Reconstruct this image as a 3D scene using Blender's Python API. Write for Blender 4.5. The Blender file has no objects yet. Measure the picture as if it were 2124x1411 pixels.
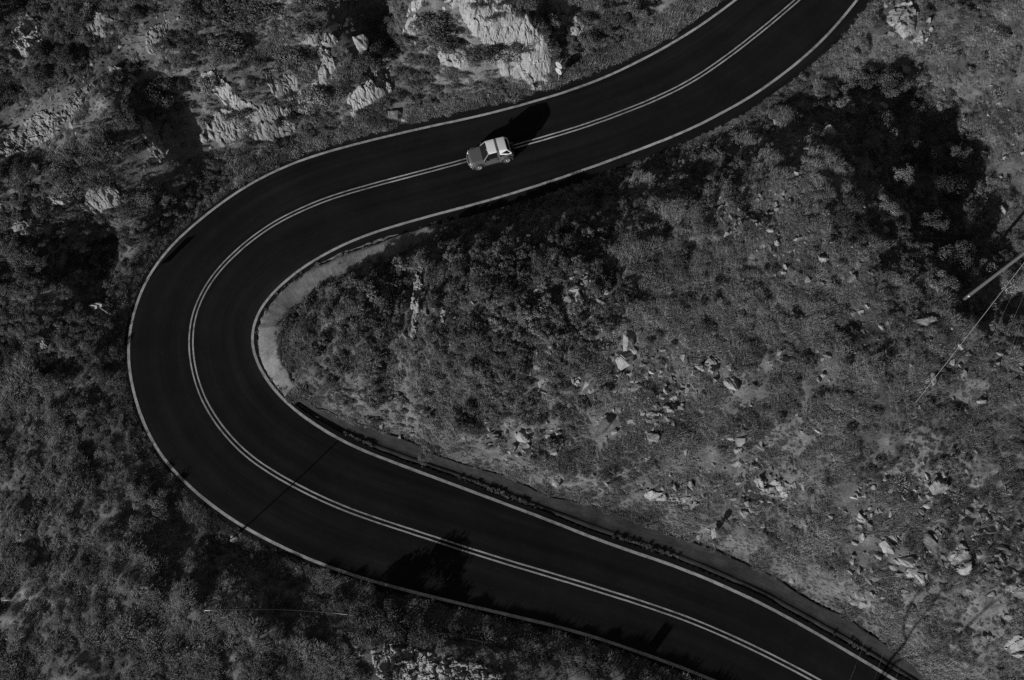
import bpy, bmesh, math, random
import numpy as np
from mathutils import Vector, Matrix, kdtree

random.seed(7)
RNG = np.random.default_rng(7)
R = math.radians
scene = bpy.context.scene
COL = scene.collection

# ------------------------------------------------------------------ camera
CAM_H, TILT, ROLL, FPX = 54.0, R(19.6), R(-6.6), 1652.0
CX, CY = 1062.0, 705.5
cam_data = bpy.data.cameras.new('camera')
cam_data.sensor_width = 36.0
cam_data.lens = 36.0 * FPX / 2124.0
cam_data.clip_start, cam_data.clip_end = 0.5, 2000.0
cam = bpy.data.objects.new('camera', cam_data)
COL.objects.link(cam)
CAM_M = Matrix.Rotation(TILT, 3, 'X') @ Matrix.Rotation(ROLL, 3, 'Z')
cam.matrix_world = Matrix.Translation((0, 0, CAM_H)) @ CAM_M.to_4x4()
scene.camera = cam
MC = np.array(CAM_M)

# ------------------------------------------------------------------ light
SUN_EL, SUN_AZ = R(14.4), R(223.5)          # azimuth counted from +X towards +Y: the sun stands behind the lower left
sun_dir = Vector((math.cos(SUN_EL) * math.cos(SUN_AZ), math.cos(SUN_EL) * math.sin(SUN_AZ), math.sin(SUN_EL)))
world = bpy.data.worlds.new('World'); scene.world = world; world.use_nodes = True
nt = world.node_tree
sky = nt.nodes.new('ShaderNodeTexSky'); sky.sky_type = 'NISHITA'; sky.sun_disc = False
sky.sun_elevation = SUN_EL; sky.sun_rotation = math.atan2(sun_dir.x, sun_dir.y)
bw = nt.nodes.new('ShaderNodeRGBToBW')       # the photograph is black and white
bg = nt.nodes['Background']; bg.inputs['Strength'].default_value = 0.05
nt.links.new(sky.outputs[0], bw.inputs[0]); nt.links.new(bw.outputs[0], bg.inputs['Color'])
sun_data = bpy.data.lights.new('sun', 'SUN'); sun_data.energy = 5.0; sun_data.angle = R(0.5); sun_data.color = (1, 1, 1)
sun = bpy.data.objects.new('sun', sun_data); COL.objects.link(sun)
sun.rotation_euler = sun_dir.to_track_quat('Z', 'Y').to_euler()
sun.location = sun_dir * 120
vs = scene.view_settings
vs.view_transform = 'Standard'; vs.look = 'None'; vs.exposure = -0.12; vs.gamma = 1.0; vs.use_curve_mapping = False
cy = scene.cycles
cy.max_bounces = 4; cy.diffuse_bounces = 2; cy.glossy_bounces = 2; cy.transmission_bounces = 3; cy.transparent_max_bounces = 4
cy.use_denoising = False

# ------------------------------------------------------------------ numeric helpers
def hash2(ix, iy, seed):
    h = (ix.astype(np.int64) * 374761393 + iy.astype(np.int64) * 668265263 + seed * 974634777) & 0xffffffff
    h = ((h ^ (h >> 13)) * 1274126177) & 0xffffffff
    h = ((h ^ (h >> 16)) * 2246822519) & 0xffffffff
    return ((h ^ (h >> 15)) & 0xffffff) / float(0xffffff)

def vnoise(x, y, seed=0):
    ix, iy = np.floor(x), np.floor(y)
    fx, fy = x - ix, y - iy
    fx = fx * fx * fx * (fx * (fx * 6 - 15) + 10); fy = fy * fy * fy * (fy * (fy * 6 - 15) + 10)
    a, b = hash2(ix, iy, seed), hash2(ix + 1, iy, seed)
    c, d = hash2(ix, iy + 1, seed), hash2(ix + 1, iy + 1, seed)
    return (a + (b - a) * fx + (c - a) * fy + (a - b - c + d) * fx * fy) * 2 - 1

def fbm(x, y, scale, octaves=4, seed=0, gain=0.5):
    v, amp, s = 0, 1.0, 1.0 / scale
    for k in range(octaves):
        c, sn = math.cos(k * 1.1), math.sin(k * 1.1)
        v = v + amp * vnoise((x * c - y * sn) * s + k * 17.3, (x * sn + y * c) * s - k * 9.1, seed + k)
        amp *= gain; s *= 2.03
    return v

def cells(x, y, scale, seed):
    """nearest jittered cell: id hash pair, offset from its centre, second minus first distance"""
    u, v = x / scale, y / scale
    ix, iy = np.floor(u), np.floor(v)
    f1 = np.full(u.shape, 9.0); f2 = np.full(u.shape, 9.0)
    cid1 = np.zeros(u.shape); cid2 = np.zeros(u.shape); dx = np.zeros(u.shape); dy = np.zeros(u.shape)
    for i in (-1, 0, 1):
        for j in (-1, 0, 1):
            jx, jy = ix + i, iy + j
            px = jx + 0.1 + 0.8 * hash2(jx, jy, seed); py = jy + 0.1 + 0.8 * hash2(jx, jy, seed + 5)
            ex, ey = u - px, v - py
            d = np.hypot(ex, ey)
            near = d < f1
            f2 = np.where(near, f1, np.minimum(f2, d))
            cid1 = np.where(near, hash2(jx, jy, seed + 11), cid1); cid2 = np.where(near, hash2(jx, jy, seed + 23), cid2)
            dx = np.where(near, ex, dx); dy = np.where(near, ey, dy)
            f1 = np.where(near, d, f1)
    return cid1, cid2, dx * scale, dy * scale, (f2 - f1) * scale

def smooth(t):
    t = np.clip(t, 0, 1); return t * t * (3 - 2 * t)

def spline(pts, step):
    """Catmull-Rom through the points, resampled every step metres"""
    P = np.asarray(pts, float)
    P = np.vstack([2 * P[0] - P[1], P, 2 * P[-1] - P[-2]])
    out = []
    for i in range(1, len(P) - 2):
        p0, p1, p2, p3 = P[i - 1], P[i], P[i + 1], P[i + 2]
        t = np.linspace(0, 1, 24, endpoint=False)[:, None]
        out.append(0.5 * (2 * p1 + (p2 - p0) * t + (2 * p0 - 5 * p1 + 4 * p2 - p3) * t ** 2 + (3 * p1 - p0 - 3 * p2 + p3) * t ** 3))
    out.append(P[-2:-1])
    Q = np.vstack(out)
    s = np.r_[0, np.cumsum(np.linalg.norm(np.diff(Q, axis=0), axis=1))]
    n = max(2, int(s[-1] / step) + 1)
    si = np.linspace(0, s[-1], n)
    return np.stack([np.interp(si, s, Q[:, k]) for k in range(Q.shape[1])], 1)

def even(P, sigma):
    k = np.exp(-.5 * (np.arange(-3 * sigma, 3 * sigma + 1) / sigma) ** 2); k /= k.sum(); n = len(k) // 2
    Q = np.vstack([P[0] + (P[0] - P[1]) * np.arange(n, 0, -1)[:, None], P, P[-1] + (P[-1] - P[-2]) * np.arange(1, n + 1)[:, None]])
    return np.stack([np.convolve(Q[:, c], k, mode='valid') for c in range(P.shape[1])], 1)

# a sight line of the traced photograph, met with a level plane / with the terrain
def ray(px, py):
    d = MC @ np.array([(px - CX) / FPX, -(py - CY) / FPX, -1.0])
    return d

def at_z(px, py, z):
    d = ray(px, py); t = (z - CAM_H) / d[2]
    return np.array([d[0] * t, d[1] * t, z])

def project(P):
    q = (np.asarray(P, float) - np.array([0, 0, CAM_H])) @ MC
    return CX + FPX * q[..., 0] / -q[..., 2], CY - FPX * q[..., 1] / -q[..., 2]

def in_poly(px, py, poly):
    px, py = np.asarray(px), np.asarray(py)
    inside = np.zeros(px.shape, bool)
    n = len(poly)
    for i in range(n):
        x1, y1 = poly[i]; x2, y2 = poly[(i + 1) % n]
        if y1 == y2: continue
        c = ((y1 > py) != (y2 > py)) & (px < (x2 - x1) * (py - y1) / (y2 - y1) + x1)
        inside ^= c
    return inside

# ------------------------------------------------------------------ object helpers
def tag(o, label=None, category=None, group=None, kind=None):
    if label: o['label'] = label
    if category: o['category'] = category
    if group: o['group'] = group
    if kind: o['kind'] = kind
    return o

def link(name, me, mat=None, parent=None):
    o = bpy.data.objects.new(name, me); COL.objects.link(o)
    if mat is not None and me is not None and len(me.materials) == 0: me.materials.append(mat)
    if parent is not None: o.parent = parent
    return o

def empty(name, loc=(0, 0, 0), rz=0.0):
    o = bpy.data.objects.new(name, None); COL.objects.link(o)
    o.location = loc; o.rotation_euler = (0, 0, rz); o.empty_display_size = 0.2
    return o

def mesh_np(name, V, F, mat=None, smooth_shade=False, uv=None):
    V = np.asarray(V, np.float32)
    me = bpy.data.meshes.new(name)
    if isinstance(F, np.ndarray):
        k = F.shape[1]
        me.vertices.add(len(V)); me.vertices.foreach_set('co', V.ravel())
        me.loops.add(F.size); me.loops.foreach_set('vertex_index', F.astype(np.int32).ravel())
        me.polygons.add(len(F)); me.polygons.foreach_set('loop_start', np.arange(0, F.size, k, dtype=np.int32))
        me.update(calc_edges=True)
    else:
        me.from_pydata([tuple(v) for v in V.tolist()], [], F); me.update()
    if uv is not None:
        lay = me.uv_layers.new(name='UVMap')
        li = np.empty(len(me.loops), np.int32); me.loops.foreach_get('vertex_index', li)
        lay.data.foreach_set('uv', np.asarray(uv, np.float32)[li].ravel())
    me.polygons.foreach_set('use_smooth', np.full(len(me.polygons), smooth_shade, bool))
    if mat: me.materials.append(mat)
    return me

def grid_faces(nu, nv):
    i = np.arange(nu * nv).reshape(nu, nv)
    return np.stack([i[:-1, :-1].ravel(), i[1:, :-1].ravel(), i[1:, 1:].ravel(), i[:-1, 1:].ravel()], 1)

class MB:
    def __init__(self): self.v, self.f = [], []
    def add(self, V, F):
        n = len(self.v); self.v += [tuple(map(float, p)) for p in V]; self.f += [[i + n for i in f] for f in F]; return self
    def box(self, c, s, rot=None):
        V = []
        for sx in (-1, 1):
            for sy in (-1, 1):
                for sz in (-1, 1):
                    p = Vector((sx * s[0] / 2, sy * s[1] / 2, sz * s[2] / 2))
                    if rot is not None: p = rot @ p
                    V.append(p + Vector(c))
        return self.add(V, [[0, 1, 3, 2], [4, 6, 7, 5], [0, 4, 5, 1], [2, 3, 7, 6], [0, 2, 6, 4], [1, 5, 7, 3]])
    def tube(self, pts, rad, n=8, cap=True):
        pts = [Vector(p) for p in pts]
        if not hasattr(rad, '__len__'): rad = [rad] * len(pts)
        rings, base = [], len(self.v)
        t0 = (pts[1] - pts[0]).normalized()
        a = t0.orthogonal().normalized()
        for i, p in enumerate(pts):
            t = (pts[min(i + 1, len(pts) - 1)] - pts[max(i - 1, 0)]).normalized()
            a = (a - t * a.dot(t)).normalized(); b = t.cross(a)
            for k in range(n):
                an = 2 * math.pi * k / n
                self.v.append(tuple(p + (a * math.cos(an) + b * math.sin(an)) * rad[i]))
        for i in range(len(pts) - 1):
            for k in range(n):
                q = base + i * n
                self.f.append([q + k, q + (k + 1) % n, q + n + (k + 1) % n, q + n + k])
        if cap:
            self.f.append([base + k for k in range(n)][::-1]); q = base + (len(pts) - 1) * n
            self.f.append([q + k for k in range(n)])
        return self
    def lathe(self, prof, n=28, axis='y', c=(0, 0, 0)):
        """prof: (radius, along) pairs, turned about an axis; closed when first==last"""
        base = len(self.v)
        for r, h in prof:
            for k in range(n):
                an = 2 * math.pi * k / n
                p = (r * math.cos(an), h, r * math.sin(an)) if axis == 'y' else (r * math.cos(an), r * math.sin(an), h)
                if axis == 'x': p = (h, r * math.cos(an), r * math.sin(an))
                self.v.append((p[0] + c[0], p[1] + c[1], p[2] + c[2]))
        for i in range(len(prof) - 1):
            for k in range(n):
                q = base + i * n
                self.f.append([q + k, q + (k + 1) % n, q + n + (k + 1) % n, q + n + k])
        return self
    def prism(self, outline, y0, y1):
        """outline of (x,z) points extruded from y0 to y1"""
        n = len(outline)
        V = [(x, y0, z) for x, z in outline] + [(x, y1, z) for x, z in outline]
        F = [list(range(n))[::-1], list(range(n, 2 * n))] + [[i, (i + 1) % n, n + (i + 1) % n, n + i] for i in range(n)]
        return self.add(V, F)
    def build(self, name, mat, parent=None, sm=False, bevel=0.0, seg=2):
        me = bpy.data.meshes.new(name); me.from_pydata(self.v, [], self.f); me.update()
        bm = bmesh.new(); bm.from_mesh(me); bmesh.ops.recalc_face_normals(bm, faces=bm.faces); bm.to_mesh(me); bm.free()
        me.materials.append(mat)
        if sm: me.polygons.foreach_set('use_smooth', np.ones(len(me.polygons), bool))
        o = link(name, me, None, parent)
        if bevel:
            m = o.modifiers.new('bevel', 'BEVEL'); m.width = bevel; m.segments = seg; m.limit_method = 'ANGLE'; m.angle_limit = R(35)
            me.polygons.foreach_set('use_smooth', np.ones(len(me.polygons), bool))
            w = o.modifiers.new('normals', 'WEIGHTED_NORMAL')
        return o

# ------------------------------------------------------------------ materials (black-and-white place: every colour is a grey)
def grey(v): return (v, v, v, 1)

def mat_plain(name, v, rough=0.8, metal=0.0, spec=0.3, coat=0.0):
    m = bpy.data.materials.new(name); m.use_nodes = True
    b = m.node_tree.nodes['Principled BSDF']
    b.inputs['Base Color'].default_value = grey(v); b.inputs['Roughness'].default_value = rough
    b.inputs['Metallic'].default_value = metal; b.inputs['Specular IOR Level'].default_value = spec
    b.inputs['Coat Weight'].default_value = coat
    return m

class Nodes:
    def __init__(self, m): self.t = m.node_tree; self.n = self.t.nodes; self.l = self.t.links
    def new(self, kind, **kw):
        nd = self.n.new(kind)
        for k, v in kw.items(): setattr(nd, k, v)
        return nd
    def set(self, sock, val):
        if hasattr(val, 'links') or hasattr(val, 'is_output'): self.l.new(val, sock)
        else: sock.default_value = val
    def noise(self, vec, scale, detail=4.0, rough=0.55, dist=0.0):
        nd = self.new('ShaderNodeTexNoise'); self.set(nd.inputs['Vector'], vec)
        nd.inputs['Scale'].default_value = scale; nd.inputs['Detail'].default_value = detail
        nd.inputs['Roughness'].default_value = rough; nd.inputs['Distortion'].default_value = dist
        return nd.outputs['Fac']
    def ramp(self, fac, a, b, va, vb):
        nd = self.new('ShaderNodeMapRange'); self.set(nd.inputs['Value'], fac)
        for k, v in zip(('From Min', 'From Max', 'To Min', 'To Max'), (a, b, va, vb)): nd.inputs[k].default_value = v
        return nd.outputs[0]
    def math(self, op, a, b=0.0, c=0.0):
        nd = self.new('ShaderNodeMath', operation=op); self.set(nd.inputs[0], a); self.set(nd.inputs[1], b); self.set(nd.inputs[2], c)
        return nd.outputs[0]
    def vec(self, v, scale):
        nd = self.new('ShaderNodeVectorMath', operation='MULTIPLY'); self.set(nd.inputs[0], v); nd.inputs[1].default_value = scale
        return nd.outputs[0]

def mat_ground():
    m = mat_plain('ground_soil', 0.1, 0.95, spec=0.1); N = Nodes(m); b = N.n['Principled BSDF']
    pos = N.new('ShaderNodeNewGeometry').outputs['Position']
    big = N.ramp(N.noise(pos, 0.12, 3), 0.35, 0.65, 0.7, 1.5)
    mid = N.ramp(N.noise(pos, 1.1, 5, 0.6), 0.3, 0.7, 0.55, 1.4)
    fine = N.ramp(N.noise(pos, 9.0, 6, 0.7), 0.3, 0.7, 0.5, 1.5)
    v = N.math('MULTIPLY', N.math('MULTIPLY', big, mid), N.math('MULTIPLY', fine, 0.115))
    N.set(b.inputs['Base Color'], v)
    bp = N.new('ShaderNodeBump'); bp.inputs['Strength'].default_value = 0.9; bp.inputs['Distance'].default_value = 0.06
    N.set(bp.inputs['Height'], N.noise(pos, 7.0, 8, 0.7)); N.set(b.inputs['Normal'], bp.outputs[0])
    return m

def mat_asphalt(name='asphalt', base=0.0125, streak=True):
    m = mat_plain(name, base, 0.9, spec=0.06); N = Nodes(m); b = N.n['Principled BSDF']
    geo = N.new('ShaderNodeNewGeometry').outputs['Position']
    uv = N.new('ShaderNodeTexCoord').outputs['UV']
    v = N.math('MULTIPLY', N.ramp(N.noise(geo, 0.25, 6, 0.65), 0.3, 0.7, 0.74, 1.28), N.ramp(N.noise(geo, 24.0, 3, 0.8), 0.25, 0.75, 0.72, 1.28))
    if streak:
        st = N.noise(N.vec(uv, (1.6, 0.035, 1.0)), 1.0, 5, 0.65)
        st2 = N.noise(N.vec(uv, (7.0, 0.05, 1.0)), 1.0, 3, 0.6)
        v = N.math('MULTIPLY', v, N.math('MULTIPLY', N.ramp(st, 0.32, 0.68, 0.76, 1.24), N.ramp(st2, 0.3, 0.7, 0.9, 1.1)))
        ux = N.new('ShaderNodeSeparateXYZ'); N.set(ux.inputs[0], uv)
        track = N.math('SINE', N.math('MULTIPLY_ADD', N.math('ABSOLUTE', ux.outputs[0]), 3.7, -2.2))   # paler wheel tracks in each lane
        v = N.math('MULTIPLY', v, N.math('MULTIPLY_ADD', N.math('MULTIPLY', track, N.noise(N.vec(uv, (.3, .06, 1.0)), 1.0, 3)), .18, 1.0))
        grit = N.ramp(N.noise(geo, 3.0, 8, .8), .52, .7, 1.0, 1.35)
        v = N.math('MULTIPLY', v, grit)
        sc = N.ramp(N.noise(N.vec(uv, (2.2, 0.5, 1.0)), 1.0, 6, 0.75), 0.62, 0.76, 1.0, 1.8)   # pale scuffs
        v = N.math('MULTIPLY', v, sc)
    N.set(b.inputs['Base Color'], N.math('MULTIPLY', v, base))
    bp = N.new('ShaderNodeBump'); bp.inputs['Strength'].default_value = 0.25; bp.inputs['Distance'].default_value = 0.01
    N.set(bp.inputs['Height'], N.noise(geo, 60.0, 3, 0.8)); N.set(b.inputs['Normal'], bp.outputs[0])
    return m

def mat_paint():
    m = mat_plain('road_paint', 0.3, 0.7, spec=0.2); N = Nodes(m); b = N.n['Principled BSDF']
    geo = N.new('ShaderNodeNewGeometry').outputs['Position']
    wear = N.ramp(N.noise(geo, 1.6, 8, 0.8), 0.36, 0.54, 0.45, 1.0)
    fine = N.ramp(N.noise(geo, 16.0, 5, 0.75), 0.3, 0.7, 0.72, 1.15)
    pat = N.ramp(N.noise(geo, 0.16, 3), 0.35, 0.65, 0.72, 1.15)
    N.set(b.inputs['Base Color'], N.math('MULTIPLY', N.math('MULTIPLY', wear, pat), N.math('MULTIPLY', fine, 0.48)))
    return m

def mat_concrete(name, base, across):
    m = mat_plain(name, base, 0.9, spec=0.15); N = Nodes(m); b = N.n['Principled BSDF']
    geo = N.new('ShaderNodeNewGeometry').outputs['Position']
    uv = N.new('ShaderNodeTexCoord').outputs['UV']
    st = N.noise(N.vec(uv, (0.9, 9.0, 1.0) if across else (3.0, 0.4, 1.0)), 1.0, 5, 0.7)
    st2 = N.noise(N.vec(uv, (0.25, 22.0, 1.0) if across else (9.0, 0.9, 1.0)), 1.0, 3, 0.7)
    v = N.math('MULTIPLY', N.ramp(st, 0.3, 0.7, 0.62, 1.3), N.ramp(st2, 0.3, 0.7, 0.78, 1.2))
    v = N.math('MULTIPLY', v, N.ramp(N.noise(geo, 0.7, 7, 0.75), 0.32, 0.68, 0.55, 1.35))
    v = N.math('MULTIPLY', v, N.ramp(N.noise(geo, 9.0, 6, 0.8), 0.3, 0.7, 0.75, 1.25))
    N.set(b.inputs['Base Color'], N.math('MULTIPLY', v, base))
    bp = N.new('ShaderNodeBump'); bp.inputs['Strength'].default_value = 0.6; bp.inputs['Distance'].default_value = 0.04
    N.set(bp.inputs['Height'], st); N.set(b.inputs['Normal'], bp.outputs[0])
    return m

def mat_rock(name, base):
    m = mat_plain(name, base, 0.92, spec=0.12); N = Nodes(m); b = N.n['Principled BSDF']
    geo = N.new('ShaderNodeNewGeometry').outputs['Position']
    rnd = N.new('ShaderNodeObjectInfo').outputs['Random']
    v = N.math('MULTIPLY', N.ramp(N.noise(geo, 1.3, 6, 0.65), 0.3, 0.7, 0.6, 1.3), N.ramp(N.noise(geo, 7.0, 7, 0.75), 0.3, 0.7, 0.62, 1.35))
    v = N.math('MULTIPLY', v, N.ramp(rnd, 0, 1, 0.75, 1.2))
    N.set(b.inputs['Base Color'], N.math('MULTIPLY', v, base))
    bp = N.new('ShaderNodeBump'); bp.inputs['Strength'].default_value = 0.8; bp.inputs['Distance'].default_value = 0.05
    N.set(bp.inputs['Height'], N.noise(geo, 5.0, 9, 0.72)); N.set(b.inputs['Normal'], bp.outputs[0])
    return m

def mat_leaf(name, base, lo=0.6, hi=1.4, trans=0.25, patch=0.25, soft=0.0):
    """leaf colour differs from plant to plant and from patch to patch of the hillside"""
    m = bpy.data.materials.new(name); m.use_nodes = True
    N = Nodes(m); N.n.clear()
    out = N.new('ShaderNodeOutputMaterial')
    geo = N.new('ShaderNodeNewGeometry').outputs['Position']
    rnd = N.new('ShaderNodeObjectInfo').outputs['Random']
    v = N.math('MULTIPLY', N.ramp(rnd, 0, 1, lo, hi), N.math('MULTIPLY', N.ramp(N.noise(geo, patch, 4, 0.6), 0.34, 0.66, 0.6, 1.5), N.ramp(N.noise(geo, patch * 4.3, 3, 0.6), 0.34, 0.66, 0.72, 1.3)))
    v = N.math('MULTIPLY', N.math('MULTIPLY', v, N.ramp(N.noise(geo, 5.0, 2), 0.3, 0.7, 0.7, 1.3)), base)
    d = N.new('ShaderNodeBsdfDiffuse'); t = N.new('ShaderNodeBsdfTranslucent'); mx = N.new('ShaderNodeMixShader')
    N.set(d.inputs['Color'], v); N.set(t.inputs['Color'], v); mx.inputs[0].default_value = trans
    if soft:   # thin curled blades scatter like a pile, not like flat cards
        g_ = N.new('ShaderNodeNewGeometry'); vm = N.new('ShaderNodeMix', data_type='VECTOR'); vm.inputs[0].default_value = soft
        N.l.new(g_.outputs['Normal'], vm.inputs[4]); vm.inputs[5].default_value = (-.15, -.15, .97)
        nn = N.new('ShaderNodeVectorMath', operation='NORMALIZE'); N.l.new(vm.outputs[1], nn.inputs[0]); N.l.new(nn.outputs[0], d.inputs['Normal'])
    N.l.new(d.outputs[0], mx.inputs[1]); N.l.new(t.outputs[0], mx.inputs[2]); N.l.new(mx.outputs[0], out.inputs['Surface'])
    return m

M = dict(
    ground=mat_ground(), asphalt=mat_asphalt(), paint=mat_paint(),
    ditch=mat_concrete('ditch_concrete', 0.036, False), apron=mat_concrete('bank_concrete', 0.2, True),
    rock=mat_rock('limestone', 0.25), cliff=mat_rock('cliff_limestone', 0.28), scree=mat_rock('scree_stone', 0.22),
    shrub=mat_leaf('shrub_leaf', 0.13), shrub_pale=mat_leaf('shrub_leaf_pale', 0.18), cushion=mat_leaf('cushion_leaf', 0.16),
    grass=mat_leaf('grass_blade', 0.2, 0.75, 1.25, 0.25, 0.18, .5), straw=mat_leaf('straw_blade', 0.24, 0.65, 1.35, 0.25, 0.3, .4),
    flower=mat_leaf('pale_flower', 0.3, 0.8, 1.2, 0.2), wood=mat_plain('weathered_wood', 0.075, 0.9),
    bark=mat_plain('bark', 0.05, 0.95), steel=mat_plain('galvanised_steel', 0.4, 0.45, 0.6), wire=mat_plain('bare_wire', 0.3, 0.4, 0.7),
    black=mat_plain('black_rubber', 0.003, 0.95, spec=0.02), hose=mat_plain('black_plastic_pipe', 0.02, 0.25, spec=0.6),
    white=mat_plain('white_enamel', 0.42, 0.5), signgrey=mat_plain('sign_red_in_grey', 0.3, 0.5), signblack=mat_plain('sign_black', 0.02, 0.6),
    backgrey=mat_plain('sign_back', 0.2, 0.6),
)

# ------------------------------------------------------------------ road alignment (traced, then laid out on the graded road plane)
OUT_PX = [(1800,-235),(1712,-155),(1620,-75),(1526,0),(1410,81),(1235,169),(1034,231),(867,268),(700,309),(602,341),(502,391),(397,470),(334,533),(291,604),(268,687),(264,738),(274,804),(294,871),(329,940),(385,1003),(468,1070),(568,1127),(705,1185),(867,1231),(1034,1271),(1202,1312),(1410,1383),(1480,1412),(1660,1490),(1840,1580),(2020,1690)]
MID_PX = [(1912,-270),(1835,-180),(1750,-90),(1654,0),(1531,101),(1410,182),(1235,254),(1068,304),(967,333),(700,405),(619,438),(555,470),(468,542),(418,607),(396,671),(393,717),(400,764),(415,818),(445,871),(505,940),(585,993),(705,1052),(867,1107),(1034,1161),(1202,1211),(1410,1278),(1561,1343),(1689,1409),(1850,1500),(2020,1605),(2190,1720)]
INN_PX = [(1972,-270),(1910,-180),(1845,-90),(1778,0),(1696,94),(1578,188),(1477,245),(1410,278),(1202,356),(1034,410),(814,470),(710,508),(619,560),(552,620),(520,671),(518,711),(528,748),(555,794),(602,845),(669,891),(736,928),(934,1003),(1101,1065),(1268,1130),(1410,1178),(1578,1251),(1712,1325),(1854,1409),(2020,1515),(2180,1625),(2340,1740)]
Z_START, Z_END = 2.4, -4.8
# grade: heights along the middle line first, by plan length
mid0 = np.array([at_z(x, y, 0) for x, y in MID_PX])
sl = np.r_[0, np.cumsum(np.linalg.norm(np.diff(mid0[:, :2], axis=0), axis=1))]; sl /= sl[-1]
zmid = Z_START + (Z_END - Z_START) * sl
MIDW = spline([at_z(x, y, z) for (x, y), z in zip(MID_PX, zmid)], 0.1); MIDW = even(MIDW, 15)
def kd_of(P):
    k = kdtree.KDTree(len(P))
    for i, p in enumerate(P): k.insert((p[0], p[1], 0), i)
    k.balance(); return k
KD = kd_of(MIDW)
TAN = np.gradient(MIDW, axis=0); TAN /= np.linalg.norm(TAN[:, :2], axis=1)[:, None]
NRM = np.stack([-TAN[:, 1], TAN[:, 0]], 1)           # points to the inside of the hairpin
NS = len(MIDW)

def edge_line(px):
    P = []
    for x, y in px:
        z = 0.0
        for _ in range(4):
            p = at_z(x, y, z); z = MIDW[KD.find((p[0], p[1], 0))[1]][2]
        P.append(at_z(x, y, z))
    Q = even(spline(P, 0.25), 6)
    for k in range(len(Q)): Q[k, 2] = MIDW[KD.find((Q[k, 0], Q[k, 1], 0))[1]][2]
    return Q
OUTW, INNW = edge_line(OUT_PX), edge_line(INN_PX)

def lateral(P):
    idx = np.array([KD.find((p[0], p[1], 0))[1] for p in P])
    d = ((P[:, :2] - MIDW[idx, :2]) * NRM[idx]).sum(1)
    return idx, d
def profile(line):
    i, d = lateral(line); o = np.argsort(i)
    v = np.interp(np.arange(NS), i[o], np.abs(d)[o])
    k = np.ones(21) / 21
    return np.convolve(np.pad(v, 10, mode='edge'), k, mode='valid')
W_OUT, W_IN = profile(OUTW), profile(INNW)

def s_of(px, py):
    p = at_z(px, py, -1.0); return KD.find((p[0], p[1], 0))[1]
S_UP, S_B0, S_B1, S_LO = s_of(967, 333), s_of(555, 470), s_of(445, 871), s_of(705, 1052)
SI = np.arange(NS)
SH_OUT = np.interp(SI, [0, S_UP, S_B0, S_B1, S_LO, NS], [0.85, 0.85, 0.4, 0.35, 0.55, 0.6])
SH_IN = np.interp(SI, [0, S_UP, S_B0, S_B1, S_LO, NS], [0.95, 0.95, 0.45, 0.35, 0.4, 0.4])

# edges of the concrete bank at the bend and of the ditch along the lower leg: distance from the middle line
def off_profile(px, z_add):
    P = []
    for x, y in px:
        z = -1.0
        for _ in range(5):
            p = at_z(x, y, z); z = MIDW[KD.find((p[0], p[1], 0))[1]][2] + z_add
        P.append(at_z(x, y, z))
    P = spline(P, 0.3)
    i, d = lateral(P); o = np.argsort(i)
    return i.min(), i.max(), np.interp(SI, i[o], d[o])
AP_LO = [(905,462),(830,487),(720,526),(640,562),(595,592),(560,632),(541,662),(533,697),(540,745),(562,792),(592,830)]
AP_HI = [(912,464),(860,500),(790,530),(700,563),(647,596),(610,632),(588,664),(579,698),(581,735),(597,768),(618,805)]
DI_LO = [(612,836),(660,868),(740,914),(850,955),(960,992),(1110,1052),(1268,1112),(1410,1160),(1578,1234),(1712,1306),(1860,1392),(2040,1505)]
DI_HI = [(640,836),(720,872),(840,912),(905,945),(1051,990),(1135,1028),(1252,1056),(1410,1116),(1511,1155),(1598,1195),(1679,1242),(1780,1297),(1880,1367),(1940,1412),(2100,1520)]
a0, a1, AP_A = off_profile(AP_LO, -0.15); _, _, AP_B = off_profile(AP_HI, .7)
d0, d1, DI_A = off_profile(DI_LO, -0.05); _, _, DI_B = off_profile(DI_HI, 0.2)
d1 = NS - 1
AP_RISE, DI_RISE = 0.85, 0.2
AP_FADE = smooth((SI - a0) / 60.0) * smooth((a1 - SI) / 40.0)
AP_TOP = np.interp(SI, [a0, a0 + .45 * (a1 - a0), a0 + .7 * (a1 - a0), a1 - 40, a1], [-.22, -.12, .7, .85, .2])
AP_B = np.maximum(AP_B, AP_A + 0.05 + 0.4 * AP_FADE)
DI_B = np.maximum(DI_B, DI_A + 0.6)
is_ap = (SI >= a0) & (SI <= a1); is_di = (SI > max(a1 - 20, d0)) & ~is_ap
print('samples', NS, 'apron', a0, a1, 'ditch', d0, d1, 'half widths', W_OUT[S_UP], W_IN[S_UP], W_OUT[S_B1], W_IN[S_LO])

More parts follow.
